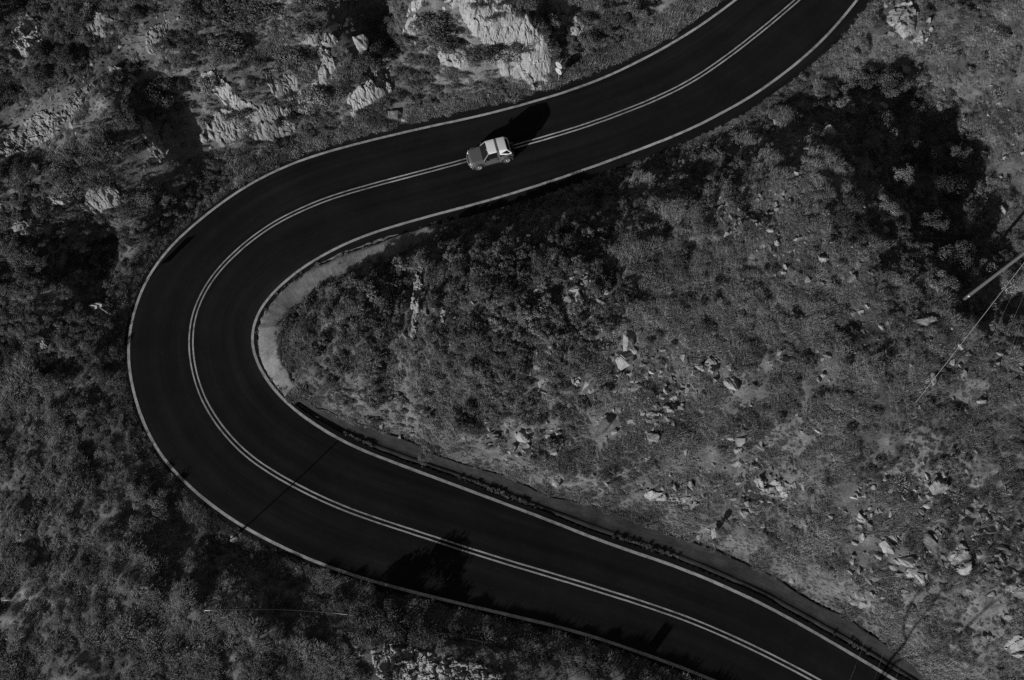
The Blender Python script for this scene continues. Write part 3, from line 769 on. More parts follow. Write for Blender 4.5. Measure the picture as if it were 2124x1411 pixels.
for args in [
  ('rock_outcrop', 'largest bright fractured limestone face above the speed sign', 1042, 55, 100, 66, -25, .7, 11, 'cliff', .85),
  ('rock_outcrop', 'low pale rock ledge under the bush below the big limestone face', 1060, 143, 62, 12, -4, .35, 12),
  ('rock_outcrop', 'narrow rock rib right of the shaded cleft beside the big face', 1172, 40, 20, 48, 35, .6, 13),
  ('rock_outcrop', 'broken pale ledge down left of the big limestone face', 938, 120, 38, 18, -28, .5, 14),
  ('rock_outcrop', 'upright pale slab at the left end of the cliff slope', 850, 60, 18, 30, 20, .6, 15),
  ('rock_outcrop', 'pale flat block at the photo top edge left of the big face', 938, 8, 26, 12, 0, .5, 16),
  ('rock_outcrop', 'small pale rock patch at the top edge above the upright slab', 868, 6, 28, 10, 5, .4, 17),
  ('rock_outcrop', 'smooth pale boulder slope at the top right beyond the road', 1882, 45, 32, 46, 25, .4, 18, 'rock', 2.6, 'rock outcrops', .35, .25),
  ('rock_outcrop', 'layered rock patch in the middle of the left rock band', 590, 186, 34, 26, 25, .6, 19),
  ('rock_outcrop', 'slanting rock ledge at the upper left of the left rock band', 482, 208, 44, 18, -35, .6, 20),
  ('rock_outcrop', 'pale broken rock at the lower left end of the left rock band', 468, 272, 44, 30, 20, .7, 21),
  ('rock_outcrop', 'wide jointed rock shelf just above the verge in the left rock band', 560, 262, 50, 28, 15, .7, 22),
  ('rock_outcrop', 'thin pale rock crest above the dark cleft', 668, 84, 38, 11, 6, .5, 23),
  ('rock_outcrop', 'steep rock rib running down beside the dark cleft', 676, 138, 16, 46, -35, .7, 24),
  ('rock_outcrop', 'pale rough rock patch above the verge left of the lone boulder', 752, 196, 38, 26, 15, .5, 25),
  ('rock_outcrop', 'square pale rock knob in the upper left corner area', 62, 84, 28, 32, -20, .8, 26),
  ('rock_outcrop', 'small stony ledge right of the knob in the upper left', 205, 54, 26, 18, 30, .4, 27),
  ('rock_outcrop', 'long grooved stony slope at the left photo edge', 58, 278, 74, 38, 15, .3, 28, 'cliff', .8),
  ('rock_outcrop', 'bare stony strip slanting up from the grooved stony slope', 158, 214, 52, 15, 35, .22, 47, 'scree', .6),
  ('rock_outcrop', 'upper bare stony strip slanting towards the top edge', 325, 72, 58, 15, 42, .22, 48, 'scree', .6),
  ('rock_outcrop', 'pale broken rock joining the middle of the left rock band', 520, 232, 40, 18, -20, .5, 49),
  ('rock_outcrop', 'pale rock under the steep rib beside the cleft', 650, 190, 34, 16, 20, .5, 50),
  ('rock_outcrop', 'rough pale rock strip on the verge slope left of the lone boulder', 790, 170, 18, 30, -20, .45, 51),
  ('rock_outcrop', 'pale little ledge in the bushes of the upper left', 262, 158, 28, 11, -12, .5, 29),
  ('rock_outcrop', 'sunlit rock lip above the dark gully', 312, 282, 15, 30, 5, .7, 30),
  ('rock_outcrop', 'grooved rock shelf above the black hollow at left', 60, 478, 42, 16, -5, .5, 31),
  ('rock_outcrop', 'lit rock lip along the top of the black hollow', 214, 420, 40, 19, 12, .6, 32),
  ('rock_outcrop', 'small rock patch left of the lit lip above the hollow', 118, 414, 25, 14, 0, .4, 33),
  ('rock_outcrop', 'small slab of rock among bushes left of the bend apex', 95, 711, 20, 13, -30, .5, 34),
  ('rock_outcrop', 'small pale rock at the left edge above the grooved shelf', 8, 430, 14, 10, 0, .4, 35),
  ('rock_outcrop', 'bright stony bank at the bottom edge below the pipe', 850, 1385, 98, 40, -12, .3, 36, 'cliff', .8, 'rock outcrops', .35, .8),
  ('rock_outcrop', 'stony shoulder at the bottom edge right of the bright bank', 985, 1398, 52, 22, -15, .3, 37, 'cliff', .8, 'rock outcrops', .35, .8),
  ('rock_outcrop', 'pale vertical vein of rock near the hairpin tip', 862, 626, 10, 50, -8, .34, 38, 'cliff', .7, 'rock outcrops', .3, .6),
  ('rock_outcrop', 'pale crumbling ledge above the middle of the ditch', 1600, 1014, 34, 16, -35, 0.24, 39, 'rock', 1.3, 'rock outcrops', .3, .35),
  ('rock_outcrop', 'stony rise above the ditch near the small round sign', 1425, 1044, 24, 16, -20, 0.28, 40, 'rock', 1.3, 'rock outcrops', .3, .35),
  ('rock_outcrop', 'long low stone ledge along the lip of the ditch', 1372, 1030, 46, 9, -14, 0.20, 41, 'rock', 1.3, 'rock outcrops', .3, .35),
  ('rock_outcrop', 'rough pale patch of rock low on the right hillside', 1793, 1248, 24, 18, 10, 0.24, 42, 'rock', 1.3, 'rock outcrops', .3, .35),
  ('rock_outcrop', 'jagged rock in the middle of the lower right boulder field', 1994, 1166, 20, 26, 20, 0.40, 43, 'rock', 1.3, 'rock outcrops', .3, .35),
  ('rock_outcrop', 'bare pale rock patch right of the ditch bend', 1726, 1136, 15, 16, 0, 0.24, 44, 'rock', 1.3, 'rock outcrops', .3, .35),
  ('rock_outcrop', 'pale rock breaking out at the right edge low down', 2112, 1225, 24, 18, 0, 0.32, 45, 'rock', 1.3, 'rock outcrops', .3, .35),
  ('rock_outcrop', 'slab of rock at the right edge near the bottom corner', 2106, 1338, 28, 18, -30, 0.32, 46, 'rock', 1.3, 'rock outcrops', .3, .35),
]:
    outcrop(*args)

def near_outcrop(x, y, f=1.0):
    m = np.zeros(np.shape(x), bool)
    for cx_, cy_, a, b, r, sd in OUTCROPS:
        u, w = x - cx_, y - cy_
        lu, lw = u * math.cos(r) + w * math.sin(r), -u * math.sin(r) + w * math.cos(r)
        m |= (lu / (a * f)) ** 2 + (lw / (b * f)) ** 2 < 1
    return m

# ------------------------------------------------------------------ loose rocks, each one a thing
ORD = ['leftmost', 'second', 'third', 'fourth', 'fifth', 'sixth', 'seventh', 'eighth', 'ninth', 'tenth', 'eleventh', 'twelfth', 'thirteenth', 'fourteenth', 'fifteenth', 'sixteenth', 'seventeenth', 'eighteenth', 'nineteenth', 'twentieth']
def rank_label(kind, k, n, where):
    if n == 1: return f'single {kind} {where}'
    if k == 0: return f'leftmost {kind} {where}'
    if k == n - 1: return f'rightmost {kind} {where}'
    return f'{ORD[k]} {kind} from the left {where}'

ROCKS = '''862 592 9|860 620 12|864 647 10|842 699 14|882 646 7|931 614 10|924 652 14|981 629 9|1110 605 10|1198 602 22|1210 579 12|1202 620 24|1178 622 16|1240 624 12|1185 577 10|1126 515 20|1275 545 10|1335 537 8
1302 706 27|1250 702 8|1115 734 10|1138 731 12|1116 763 8|1120 796 18|1218 796 25|1188 788 14|1295 749 40|1272 744 14|1315 729 13|1262 768 16|1319 801 20|1339 778 16|1371 778 14|1302 814 12|1289 813 10|1231 810 9|1185 853 14|1255 880 42|1284 850 10|1272 849 9
1370 820 9|1415 803 10|1359 843 12|1381 843 11|1352 859 14|1359 867 11|1365 858 8|1396 845 10|1413 842 11|1389 852 11|1398 828 12|1346 872 12|1359 879 10|1333 857 10|1384 814 9|1403 822 9|1309 874 7|1354 908 24
1160 898 14|1138 903 14|1085 905 28|1066 928 25|1016 896 14|1051 880 8|961 908 10|827 908 8|1075 943 14
1450 762 18|1484 766 34|1472 754 24|1512 761 18|1519 798 27|1511 729 8|1480 700 7|1526 589 10|1625 746 22|1696 788 12|1423 937 12
1650 497 20|1669 504 10|1612 505 12|1707 539 21|1768 578 21|1778 546 8|1628 554 8|1497 414 14|1492 434 13|1553 455 11|1563 464 10|1536 465 9|1609 425 14|1638 422 10|1678 478 9
1785 646 11|1827 680 13|1914 667 26|1978 682 18|2008 735 12|1990 759 14|2072 734 9|1933 786 20|2033 833 16|1835 478 14|1696 895 12
1536 912 22|1538 932 14|1575 925 17|1528 935 14|1529 960 19|1435 1009 18|1578 1000 16|1598 1014 15|1612 1026 14|1632 1002 10|1551 1044 12|1544 1064 18|1675 1093 13|1723 1071 14
1770 1031 16|1780 1029 9|1812 1012 15|1805 1053 10|1786 1074 18|1847 1064 9|1846 1065 10|1726 1138 12|1766 1165 12
1943 1009 25|1938 990 11|1924 1024 12|1927 1028 10|1935 1037 9|1924 1048 14|1909 1057 15
1999 1087 25|2008 1061 18|2036 1063 22|2063 1072 18|2027 1091 14|2029 1104 15|2056 1100 20|2051 1119 17|1987 1110 11|1997 1133 16
1949 1090 14|1946 1104 12|1962 1103 9|1927 1116 34|1880 1114 20|1850 1119 20|1846 1140 36|1881 1164 27|1855 1175 18|1868 1192 12|1907 1199 20|1890 1188 20
2030 1151 20|2076 1155 12|2087 1183 20|2068 1185 14|2053 1175 9|2078 1138 6|1813 1200 14|1807 1231 14|2045 1323 9|1887 1293 14|1642 1205 8
1335 1003 18|1155 1000 20|1205 997 12|1258 1003 12|1399 1012 13
2072 215 16|2112 282 18|2082 437 26|1877 145 22|1790 210 9|1830 220 18|1719 274 24|1780 397 14|1766 402 10|1647 306 8|1649 363 12|1877 450 14|1608 252 14|1689 331 8|1736 333 10|2120 505 12
746 94 40|825 238 28|905 225 12|705 262 9|148 260 11|110 158 8|180 10 14|230 40 9|335 335 9|487 1118 16|1012 200 7|152 1012 10|142 1075 12|40 690 9|1467 1098 7'''
ROCK_ZONES = [
 ((870,625),'in the pale stone line near the hairpin tip'),((1195,600),'in the crest group below the shaded bank'),((1130,770),'left of the central rubble patch'),
 ((1285,745),'in the upper part of the central rubble'),((1300,815),'in the middle of the central rubble'),((1360,862),'in the lower part of the central rubble'),((1400,825),'at the right of the central rubble'),
 ((1090,910),'in the boulder row above the upper ditch'),((1485,765),'in the blocky cluster right of the central rubble'),((1570,455),'on the grass crest left of the dark hollow'),((1690,525),'on the open grass below the dark hollow'),
 ((1900,670),'below the wooden pole'),((2000,770),'beside the guy wire foot'),((1550,930),'in the upright group on the right slope'),((1590,1020),'on the ledge above the middle ditch'),
 ((1790,1050),'left of the lower right boulder field'),((1928,1030),'at the top of the lower right boulder field'),((2030,1090),'at the right of the lower right boulder field'),((1885,1140),'at the left of the lower right boulder field'),
 ((2065,1170),'at the bottom of the lower right boulder field'),((1800,1215),'low on the right hillside'),((1250,1003),'along the ditch lip in the middle'),((1820,240),'in the dark hollow at top right'),((2095,330),'on the grass right of the dark hollow'),
 ((1660,320),'on the hump left of the dark hollow'),((780,170),'on the slope above the upper road'),((200,130),'in the upper left scrub'),((150,1060),'in the long grass at lower left'),
]
rock_meshes = [rock_mesh(f'rock_form', 100 + k, fl, el, p) for k, (fl, el, p) in enumerate([(.5,1.2,13),(.62,1.5,15),(.4,1.7,14),(.8,1.1,16),(.45,1.35,18),(.55,2.0,13),(.7,1.3,14),(.35,1.5,16),(.9,1.2,13),(.5,1.6,20),(.6,1.15,12),(.42,1.25,15)])]
rocks, seen_px = [], []
for row in ROCKS.split('\n'):
    for item in row.split('|'):
        x, y, w = map(float, item.split())
        rocks.append((x, y, w))
zone_members = {}
for x, y, w in rocks:
    z = min(range(len(ROCK_ZONES)), key=lambda k: (ROCK_ZONES[k][0][0] - x) ** 2 + (ROCK_ZONES[k][0][1] - y) ** 2)
    zone_members.setdefault(z, []).append((x, y, w))
rr = random.Random(5)
SPECIAL = {(746, 94): 'large smooth grey boulder in the cleft above the upper road', (825, 238): 'lone pale boulder beside the verge above the upper road', (487, 1118): 'round pale stone holding the black cable at the lower bend',
           (1255, 880): 'big tilted slab below the central rubble casting a black shadow', (1933, 786): 'upright pale stone where the guy wire passes over it'}
ROCK_POS = []
for z, mem in zone_members.items():
    mem = sorted(mem)
    plain = [m for m in mem if (m[0], m[1]) not in SPECIAL]
    for x, y, w in mem:
        c = on_ground(x, y); sc = (on_ground(x + 8, y) - c).xy.length / 8
        r = max(.25, w * sc * .68)
        o = link('rock', rock_meshes[rr.randrange(len(rock_meshes))])
        o.location = c + Vector((0, 0, r * rr.uniform(.0, .24)))
        o.rotation_euler = (rr.uniform(-.5, .5), rr.uniform(-.5, .5), rr.uniform(0, 6.3))
        if w > 24: r *= 1.12
        if x > 1820 and y > 980: r *= 1.22
        o.scale = (r * rr.uniform(.85, 1.15), r * rr.uniform(.8, 1.1), r * rr.uniform(1.0, 1.5))
        lab = SPECIAL.get((x, y)) or rank_label('pale rock', plain.index((x, y, w)), len(plain), ROCK_ZONES[z][1])
        tag(o, lab, 'rock', 'loose rocks on the slopes')
        ROCK_POS.append((c.x, c.y, r))
ROCK_POS = np.array(ROCK_POS)

# ------------------------------------------------------------------ shrubs, each one a thing
N_FORM = 9
shrub_forms = [foliage_mesh('foliage', 300 + k, 2600, 15 + 2 * (k % 5), [.62,.75,.5,.85,.6,.7,.55,.95,.65][k], .085, M['shrub'] if k % 3 else M['shrub_pale'], 1.0, .12 + .05 * (k % 4)) for k in range(N_FORM)]
stem_forms = [stems_mesh('stems', 400 + k, .6) for k in range(3)]
HAND = [  # traced bushes: x, y, radius m, height factor
 (110,800,1.1,1),(160,845,.9,1),(330,1040,1.1,1),(290,1025,.9,1),(300,1085,.8,1),(225,1110,.8,1),(130,1230,.7,1),(40,1320,.8,1),(575,1258,.7,.8),(650,1240,.8,.8),(700,1250,.9,1),
 (760,1292,1.5,1.9),(818,1290,1.6,1.75),(880,1302,1.2,1.2),(950,1312,.8,1),(1120,1335,.6,.8),(1190,1350,.7,1.0),(1235,1372,.7,1),(1330,1396,.7,1),(1010,1292,.6,1),(60,1160,.7,.9),
 (1000,118,1.9,.8),(1065,112,1.6,.8),(900,70,2.0,.9),(930,95,1.6,.8),(880,130,1.4,.8),(1090,20,1.3,.8),(1030,30,.8,.8),(1050,5,.9,.8),(990,12,.8,.8),(1225,90,1.0,1),(1190,95,.9,1),
 (1790,170,1.2,1.3),(1840,190,1.3,1.7),(1760,230,1.2,1.2),(1880,230,1.1,1),(1830,270,1.2,1.7),(1720,190,.9,1.1),(1900,330,1.2,1.7),(1860,380,1.0,1.7),(1940,260,1.0,1),(1960,400,1.2,1.7),(1990,330,.9,1),(1930,470,1.1,1.7),(1980,540,1.2,1.7),(1900,520,.9,1),(1950,590,.9,1),
 (950,515,.8,.7),(1000,505,.8,.8),(1060,500,.8,.8),(1110,490,.8,.8),(1170,475,.8,.8),(1240,465,.8,.8),(1300,450,.8,.8),(1360,430,.8,.8),(1425,405,.8,.8),(1475,385,.8,.8),
 (770,610,.7,.7),(715,640,.7,.7),(665,640,.7,.7),(640,680,.7,.7),(640,740,.7,.7),(680,790,.8,.8),(720,830,.8,.8),(815,600,.7,.7),(1000,600,.9,.9),(1010,765,1.0,.7),(960,560,.8,.8),(1170,860,.9,.7),(1110,870,.8,.7),(1750,720,.7,.6),(1960,1035,.7,.5),(890,930,.9,.6),
 (1460,480,.8,.7),(1530,430,.8,.7),(1380,470,.7,.7),(1500,1100,.6,.7),(1600,1120,.7,.6),(1700,1080,.7,.6),(1650,430,.9,.6),(1780,480,1.0,.6),(1830,430,.9,.6),(1740,450,.9,.6),(1700,400,.8,.6),(1990,1240,.7,.6),(2040,640,.9,.8),(2100,680,.9,.8),(1925,30,.6,.7),(1820,55,.8,.7),(1790,95,.7,.7),(2040,45,.8,.6),(2080,70,.7,.6),(2100,410,.6,.6),
]
SCRUB = [[(-60,-60),(1480,-60),(1260,110),(1100,190),(900,235),(700,285),(560,330),(440,400),(330,480),(260,590),(235,690),(220,780),(60,800),(-60,760)]]
BARE = [[(-60,300),(110,235),(240,140),(330,70),(410,0),(440,-40),(400,-60),(330,20),(220,110),(100,190),(-60,250)], [(100,230),(240,170),(260,240),(160,300),(60,330),(-60,340),(-60,270)],
        [(690,40),(760,0),(800,0),(790,60),(720,120),(690,170),(660,150)], [(330,240),(400,230),(440,330),(360,400),(300,380),(350,320)]]
shr = []
for x, y, r, hf in HAND:
    c = on_ground(x, y); shr.append([c.x, c.y, r, hf, x, y])
cand = 0
while len(shr) < 285 and cand < 40000:
    cand += 1
    x, y = rr.uniform(-40, 1460), rr.uniform(-50, 790)
    if not bool(in_poly(x, y, SCRUB[0])) or any(bool(in_poly(x, y, b)) for b in BARE): continue
    c = on_ground(x, y)
    if not bool(free_of_road(c.x, c.y, 1.1)): continue
    if bool(near_outcrop(c.x, c.y, .85)): continue
    dense = .5 + .5 * float(vnoise(np.array(c.x / 6.0), np.array(c.y / 6.0), 61))
    r = rr.choice([.75, .9, 1.05, 1.2, 1.4, 1.7, 2.0]) * (.8 + .4 * dense)
    verge = float(np.abs(beside(np.array(c.x), np.array(c.y))[1]))
    if verge < 7: r = min(r, .6)
    if x < 420 and y > 430: r = min(r, .75 if verge < 13 else 1.1)
    if 170 < x < 275 and 560 < y < 770: continue
    if rr.random() > .25 + dense: continue
    rp_ = r * 24
    if any(bool(in_poly(x + u_ * rp_, y + v_ * rp_, b)) for b in BARE for u_, v_ in ((1, 0), (-1, 0), (0, 1), (0, -1))): continue
    if any((c.x - s[0]) ** 2 + (c.y - s[1]) ** 2 < (.66 * (r + s[2])) ** 2 for s in shr): continue
    shr.append([c.x, c.y, r, rr.uniform(.85, 1.3) * (.75 if x < 420 and y > 430 else 1), x, y])
SHRUB_ZONES = [
 ((60,30),'in the upper left corner scrub'),((200,30),'at the top edge in the upper left'),((330,60),'beside the pale diagonal strip at top left'),((470,40),'at the top edge left of the cleft'),((600,50),'at the top edge just left of the dark cleft'),
 ((420,130),'above the left rock band'),((560,120),'on the slope above the left rock band'),((330,190),'on the shoulder above the dark gully'),((230,260),'left of the dark gully'),((120,140),'below the square rock knob'),
 ((100,360),'below the grooved stony slope'),((250,350),'at the foot of the dark gully'),((20,420),'at the left edge above the grooved shelf'),((120,540),'below the grooved rock shelf'),((230,500),'in the black hollow at left'),
 ((40,640),'at the left edge level with the bend'),((160,650),'left of the arrow sign'),((120,760),'left of the bend apex'),((420,350),'between the gully and the upper road'),((620,260),'along the verge below the left rock band'),
 ((760,140),'round the smooth boulder above the road'),((850,180),'above the verge near the lone boulder'),((900,60),'in the thicket left of the big rock face'),((1040,90),'on the big limestone face'),((1000,190),'above the verge below the big rock face'),
 ((1200,90),'above the verge right of the round signs'),((1300,40),'on the slope right of the rock rib'),((1420,10),'at the top edge beside the road'),((1020,480),'in the shaded foot below the upper road'),((1300,430),'in the shade band right of the middle'),
 ((700,620),'at the tip of the hill above the concrete bank'),((690,780),'just above the concrete bank foot'),((1050,800),'on the middle of the inner hill'),((1800,200),'at the top of the dark hollow'),((1930,300),'on the right of the dark hollow'),((1930,540),'at the bottom of the dark hollow'),
 ((1720,430),'on the hump left of the dark hollow'),((1480,440),'on the grass crest in the middle right'),((2070,660),'near the wooden pole'),((1650,1100),'above the lower ditch'),((1900,60),'on the grass at top right'),
 ((200,830),'in the long grass left of the bend'),((300,1050),'in the hollow outside the lower bend'),((90,1230),'in the long grass at lower left'),((640,1240),'in the dark strip below the lower road'),((820,1290),'beside the pipe below the lower road'),((1150,1340),'on the bank below the lower road'),((1290,1385),'at the bottom edge below the lower road'),((1975,1140),'among the lower right boulders'),
]
szone = {}
for s in shr:
    z = min(range(len(SHRUB_ZONES)), key=lambda k: (SHRUB_ZONES[k][0][0] - s[4]) ** 2 + (SHRUB_ZONES[k][0][1] - s[5]) ** 2)
    szone.setdefault(z, []).append(s)
TALL = {(760, 1292): 'tall leafy bush beside the pipe, left of two throwing shade on the road', (818, 1290): 'tall leafy bush beside the pipe, right of two throwing shade on the road'}
for z, mem in szone.items():
    mem.sort(key=lambda s: s[4])
    plain = [m for m in mem if (m[4], m[5]) not in TALL]
    for s in mem:
        x, y, r, hf, px, py = s
        k = rr.randrange(N_FORM)
        t = empty('shrub', (x, y, float(H(x, y)) - .05), rr.uniform(0, 6.28)); t.scale = (r, r * rr.uniform(.85, 1.15), r * hf * rr.uniform(.9, 1.1) if hf < 1.74 else .8 * hf)
        link('foliage', shrub_forms[k], parent=t); link('stems', stem_forms[k % 3], parent=t)
        lab = TALL.get((px, py)) or rank_label('bush', plain.index(s), len(plain), SHRUB_ZONES[z][1])
        tag(t, lab, 'bush', 'bushes on the slopes')
SHR = np.array([s[:3] for s in shr])
print('rocks', len(rocks), max(len(v) for v in zone_members.values()), 'shrubs', len(shr), max(len(v) for v in szone.values()))

# ------------------------------------------------------------------ ground cover masses
def candidates(n, seed):
    rng = np.random.default_rng(seed)
    x = rng.uniform(-60, 60, n); y = rng.uniform(-20, 64, n)
    px, py = project(np.stack([x, y, H(x, y)], 1))
    k = (px > -230) & (px < 2350) & (py > -200) & (py < 1600)
    return x[k], y[k], px[k], py[k], rng

INNER = [(500,420),(900,440),(1500,200),(1900,-200),(2400,-200),(2400,1600),(2000,1600),(1500,1200),(900,960),(600,840),(500,700)]
GARRIGUE = [(580,600),(700,540),(900,480),(1250,480),(1330,640),(1280,800),(1150,930),(950,920),(750,870),(620,820)]
LOWLEFT = [(-230,760),(230,780),(260,900),(330,1000),(480,1100),(700,1200),(1000,1290),(1400,1400),(1500,1600),(-230,1600)]
PATHS = [[(225,780),(262,780),(330,970),(290,990),(240,930)], [(310,930),(345,960),(340,1000),(300,990)]]

# low cushion shrubs
x, y, px, py, rng = candidates(60000, 21)
pr = np.full(x.shape, .10)
pr = np.where(in_poly(px, py, INNER), .07, pr); pr = np.where(in_poly(px, py, GARRIGUE), .4, pr)
pr = np.where(in_poly(px, py, SCRUB[0]), .45, pr); pr = np.where(in_poly(px, py, LOWLEFT), .08, pr)
pr *= np.clip(.35 + 1.3 * (.5 + .5 * fbm(x, y, 4.5, 3, 88)), 0, 1.6)
hollow = in_poly(px, py, [(1680,180),(1860,140),(2030,250),(2060,560),(2000,640),(1880,560),(1800,400),(1700,300)])
band = in_poly(px, py, [(900,450),(1200,400),(1520,290),(1560,330),(1480,430),(1200,520),(930,560)])
pr = np.where(hollow | band, .6, pr)
for b in BARE + PATHS: pr = np.where(in_poly(px, py, b), .05, pr)
ok = (rng.uniform(size=x.size) < pr) & free_of_road(x, y, .35) & ~near_outcrop(x, y, .9)
for rx_, ry_, rr_ in ROCK_POS: ok &= (x - rx_) ** 2 + (y - ry_) ** 2 > (rr_ + .3) ** 2
x, y, px, py = x[ok], y[ok], px[ok], py[ok]
big = in_poly(px, py, GARRIGUE)
s = rng.uniform(.16, .42, x.size) * np.where(big, 1.45, 1.0)
cush = [foliage_mesh('cushion_shrub', 500 + k, 420, 9, .7 + .12 * k, .17, M['cushion'], 1.0, .15) for k in range(4)]
sc3 = np.stack([s, s, s * rng.uniform(.8, 1.25, x.size)], 1)
o = scatter('cushion_shrubs', np.stack([x, y, H(x, y) - .03], 1), rng.uniform(0, 6.28, x.size), rng.normal(size=(x.size, 2)) * .1, sc3, rng.integers(0, 4, x.size), cush)
tag(o, 'low dark cushion shrubs spread over the slopes', 'ground cover')
print('cushions', x.size)

# knee-high scrub under and between the bushes above the road
x, y, px, py, rng = candidates(26000, 27)
pr = np.where(in_poly(px, py, SCRUB[0]), .45, 0.0) * np.clip(.2 + 1.5 * (.5 + .5 * fbm(x, y, 6.0, 3, 131)), 0, 1)
for b in BARE: pr = np.where(in_poly(px, py, b), .03, pr)
ok = (rng.uniform(size=x.size) < pr) & free_of_road(x, y, 1.0) & ~near_outcrop(x, y, .8) & ~((px > 170) & (px < 275) & (py > 560) & (py < 770))
x, y = x[ok], y[ok]; n = x.size; s = rng.uniform(.3, .75, n)
o = scatter('scrub_undergrowth', np.stack([x, y, H(x, y) - .05], 1), rng.uniform(0, 6.28, n), rng.normal(size=(n, 2)) * .1, np.stack([s, s, s * rng.uniform(.7, 1.1, n)], 1), rng.integers(0, 4, n),
            [foliage_mesh('scrub_plant', 540 + k, 900, 11, .8, .11, M['shrub_pale'] if k % 2 else M['shrub'], 1.0, .2) for k in range(4)])
tag(o, 'knee-high scrub filling the slope above the road', 'scrub')

# grass
x, y, px, py, rng = candidates(480000, 22)
pr = np.full(x.shape, .55); sz = np.full(x.shape, 1.0)
inn = in_poly(px, py, INNER); low = in_poly(px, py, LOWLEFT); gar = in_poly(px, py, GARRIGUE); scr = in_poly(px, py, SCRUB[0])
pr = np.where(inn, .8, pr); sz = np.where(inn, .62, sz)
pr = np.where(gar, .6, pr); pr = np.where(scr, .5, pr); sz = np.where(scr, .75, sz)
pr = np.where(low, .42, pr); sz = np.where(low, 1.0, sz)
for b in BARE: i_ = in_poly(px, py, b); pr = np.where(i_, .35, pr); sz = np.where(i_, .4, sz)
for b in PATHS: i_ = in_poly(px, py, b); pr = np.where(i_, .12, pr); sz = np.where(i_, .4, sz)
dens = .5 + .5 * fbm(x, y, 2.6, 4, 99)
clump = streaky(x, y, .9, 71); pr *= np.clip(.2 + 1.2 * dens + .25 * clump, .06, 1.2); sz *= np.clip(.62 + .7 * dens, .5, 1.35) * np.clip(.9 + .6 * clump, .4, 1.3)
ri, rd = beside(x, y)
verge = np.abs(rd) - np.where(rd < 0, (W_OUT + SH_OUT)[ri], (W_IN + SH_IN)[ri])
v_zone = (verge > 0) & (verge < 1.3) & ~((is_ap | is_di)[ri] & (rd > 0))
pr = np.where(v_zone, np.maximum(pr, .75), pr); sz = np.where(v_zone, np.maximum(sz, .95), sz)
sz = np.where(v_zone & (rd > 0) & (ri < S_B0), .45, sz); lower_bank = v_zone & (ri > S_LO) & (rd < 0); sz = np.where(lower_bank, 1.0, sz); outer_bend = (rd < 0) & (ri > S_B0) & (verge < 4.5); sz = np.where(outer_bend & ~lower_bank, np.minimum(sz, .5), sz)
ok = (rng.uniform(size=x.size) < pr) & free_of_road(x, y, .04) & ~(near_outcrop(x, y, .85) & (rng.uniform(size=x.size) < .93))
for rx_, ry_, rr_ in ROCK_POS:
    ok &= (x - rx_) ** 2 + (y - ry_) ** 2 > (rr_ * 1.05) ** 2
# a weedy seam between the lower edge line and the ditch
jj = RNG.integers(max(a1, d0), NS, 800); seam = np.clip(fbm(jj * .1, jj * 0. + 3, 3.0, 4, 12), 0, 1) > .1
jj = jj[seam]; off = W_IN[jj] + SH_IN[jj] + .05 + RNG.uniform(0, 1, jj.size) * np.maximum(DI_A[jj] - W_IN[jj] - SH_IN[jj] + .12, .1)
wx_, wy_ = MIDW[jj, 0] + NRM[jj, 0] * off, MIDW[jj, 1] + NRM[jj, 1] * off
NW = 140
ka = RNG.integers(a0, a1, NW); fa = np.where(RNG.uniform(size=NW) < .6, RNG.uniform(.78, 1.05, NW), RNG.uniform(-.05, .15, NW)); fa = np.where(RNG.uniform(size=NW) < .12, RNG.uniform(0, 1, NW), fa)
oa = AP_A[ka] + fa * (AP_B - AP_A)[ka]; ax_, ay_ = MIDW[ka, 0] + NRM[ka, 0] * oa, MIDW[ka, 1] + NRM[ka, 1] * oa
x, y, sz = np.r_[x[ok], ax_, wx_], np.r_[y[ok], ay_, wy_], np.r_[sz[ok], RNG.uniform(.15, .5, NW), RNG.uniform(.1, .32, jj.size)]
z = H(x, y); z[-jj.size:] = MIDW[jj, 2] - .03; z[-jj.size - NW:-jj.size] = MIDW[ka, 2] + np.clip(fa, 0, 1) * AP_TOP[ka] - .02
gr = [grass_mesh('grass_tuft', 600 + k, 95, .30, .30, .024, M['grass'], (.30, .26)) for k in range(4)] + [grass_mesh('straw_tuft', 620 + k, 50, .40, .26, .022, M['straw'], (.4, .3), .8) for k in range(2)] + \
     [foliage_mesh('herb', 640 + k, 90, 5, .9, .34, M['grass'], 1.0, .2) for k in range(2)] + \
     [grass_mesh('long_grass', 660 + k, 80, .55, .38, .02, M['straw'] if k == 0 else M['grass'], (1.0, .55), .25) for k in range(3)]
n = x.size
pick = np.where(rng.uniform(size=n) < .8, rng.integers(0, 4, n), np.where(rng.uniform(size=n) < .5, rng.integers(4, 6, n), rng.integers(6, 8, n)))
k_ = sz * rng.uniform(.75, 1.3, n)
qx, qy = project(np.stack([x, y, z], 1)); lw_ = in_poly(qx, qy, LOWLEFT) & (rng.uniform(size=n) < .45) & (sz > .78)
pick = np.where(lw_, rng.integers(8, 11, n), pick); k_ = np.where(lw_, np.minimum(k_ * .7, .8), k_)
k_ = np.where((pick >= 6) & (pick < 8), k_ * .24, k_)
o = scatter('grass', np.stack([x, y, z], 1), np.where(pick >= 8, rng.uniform(-.45, .45, n), rng.uniform(-.9, .9, n)), rng.normal(size=(n, 2)) * .12, np.stack([k_, k_, k_ * rng.uniform(.8, 1.2, n)], 1), pick, gr)
tag(o, 'grass and weeds covering the slopes and verges', 'grass')
print('grass', n)

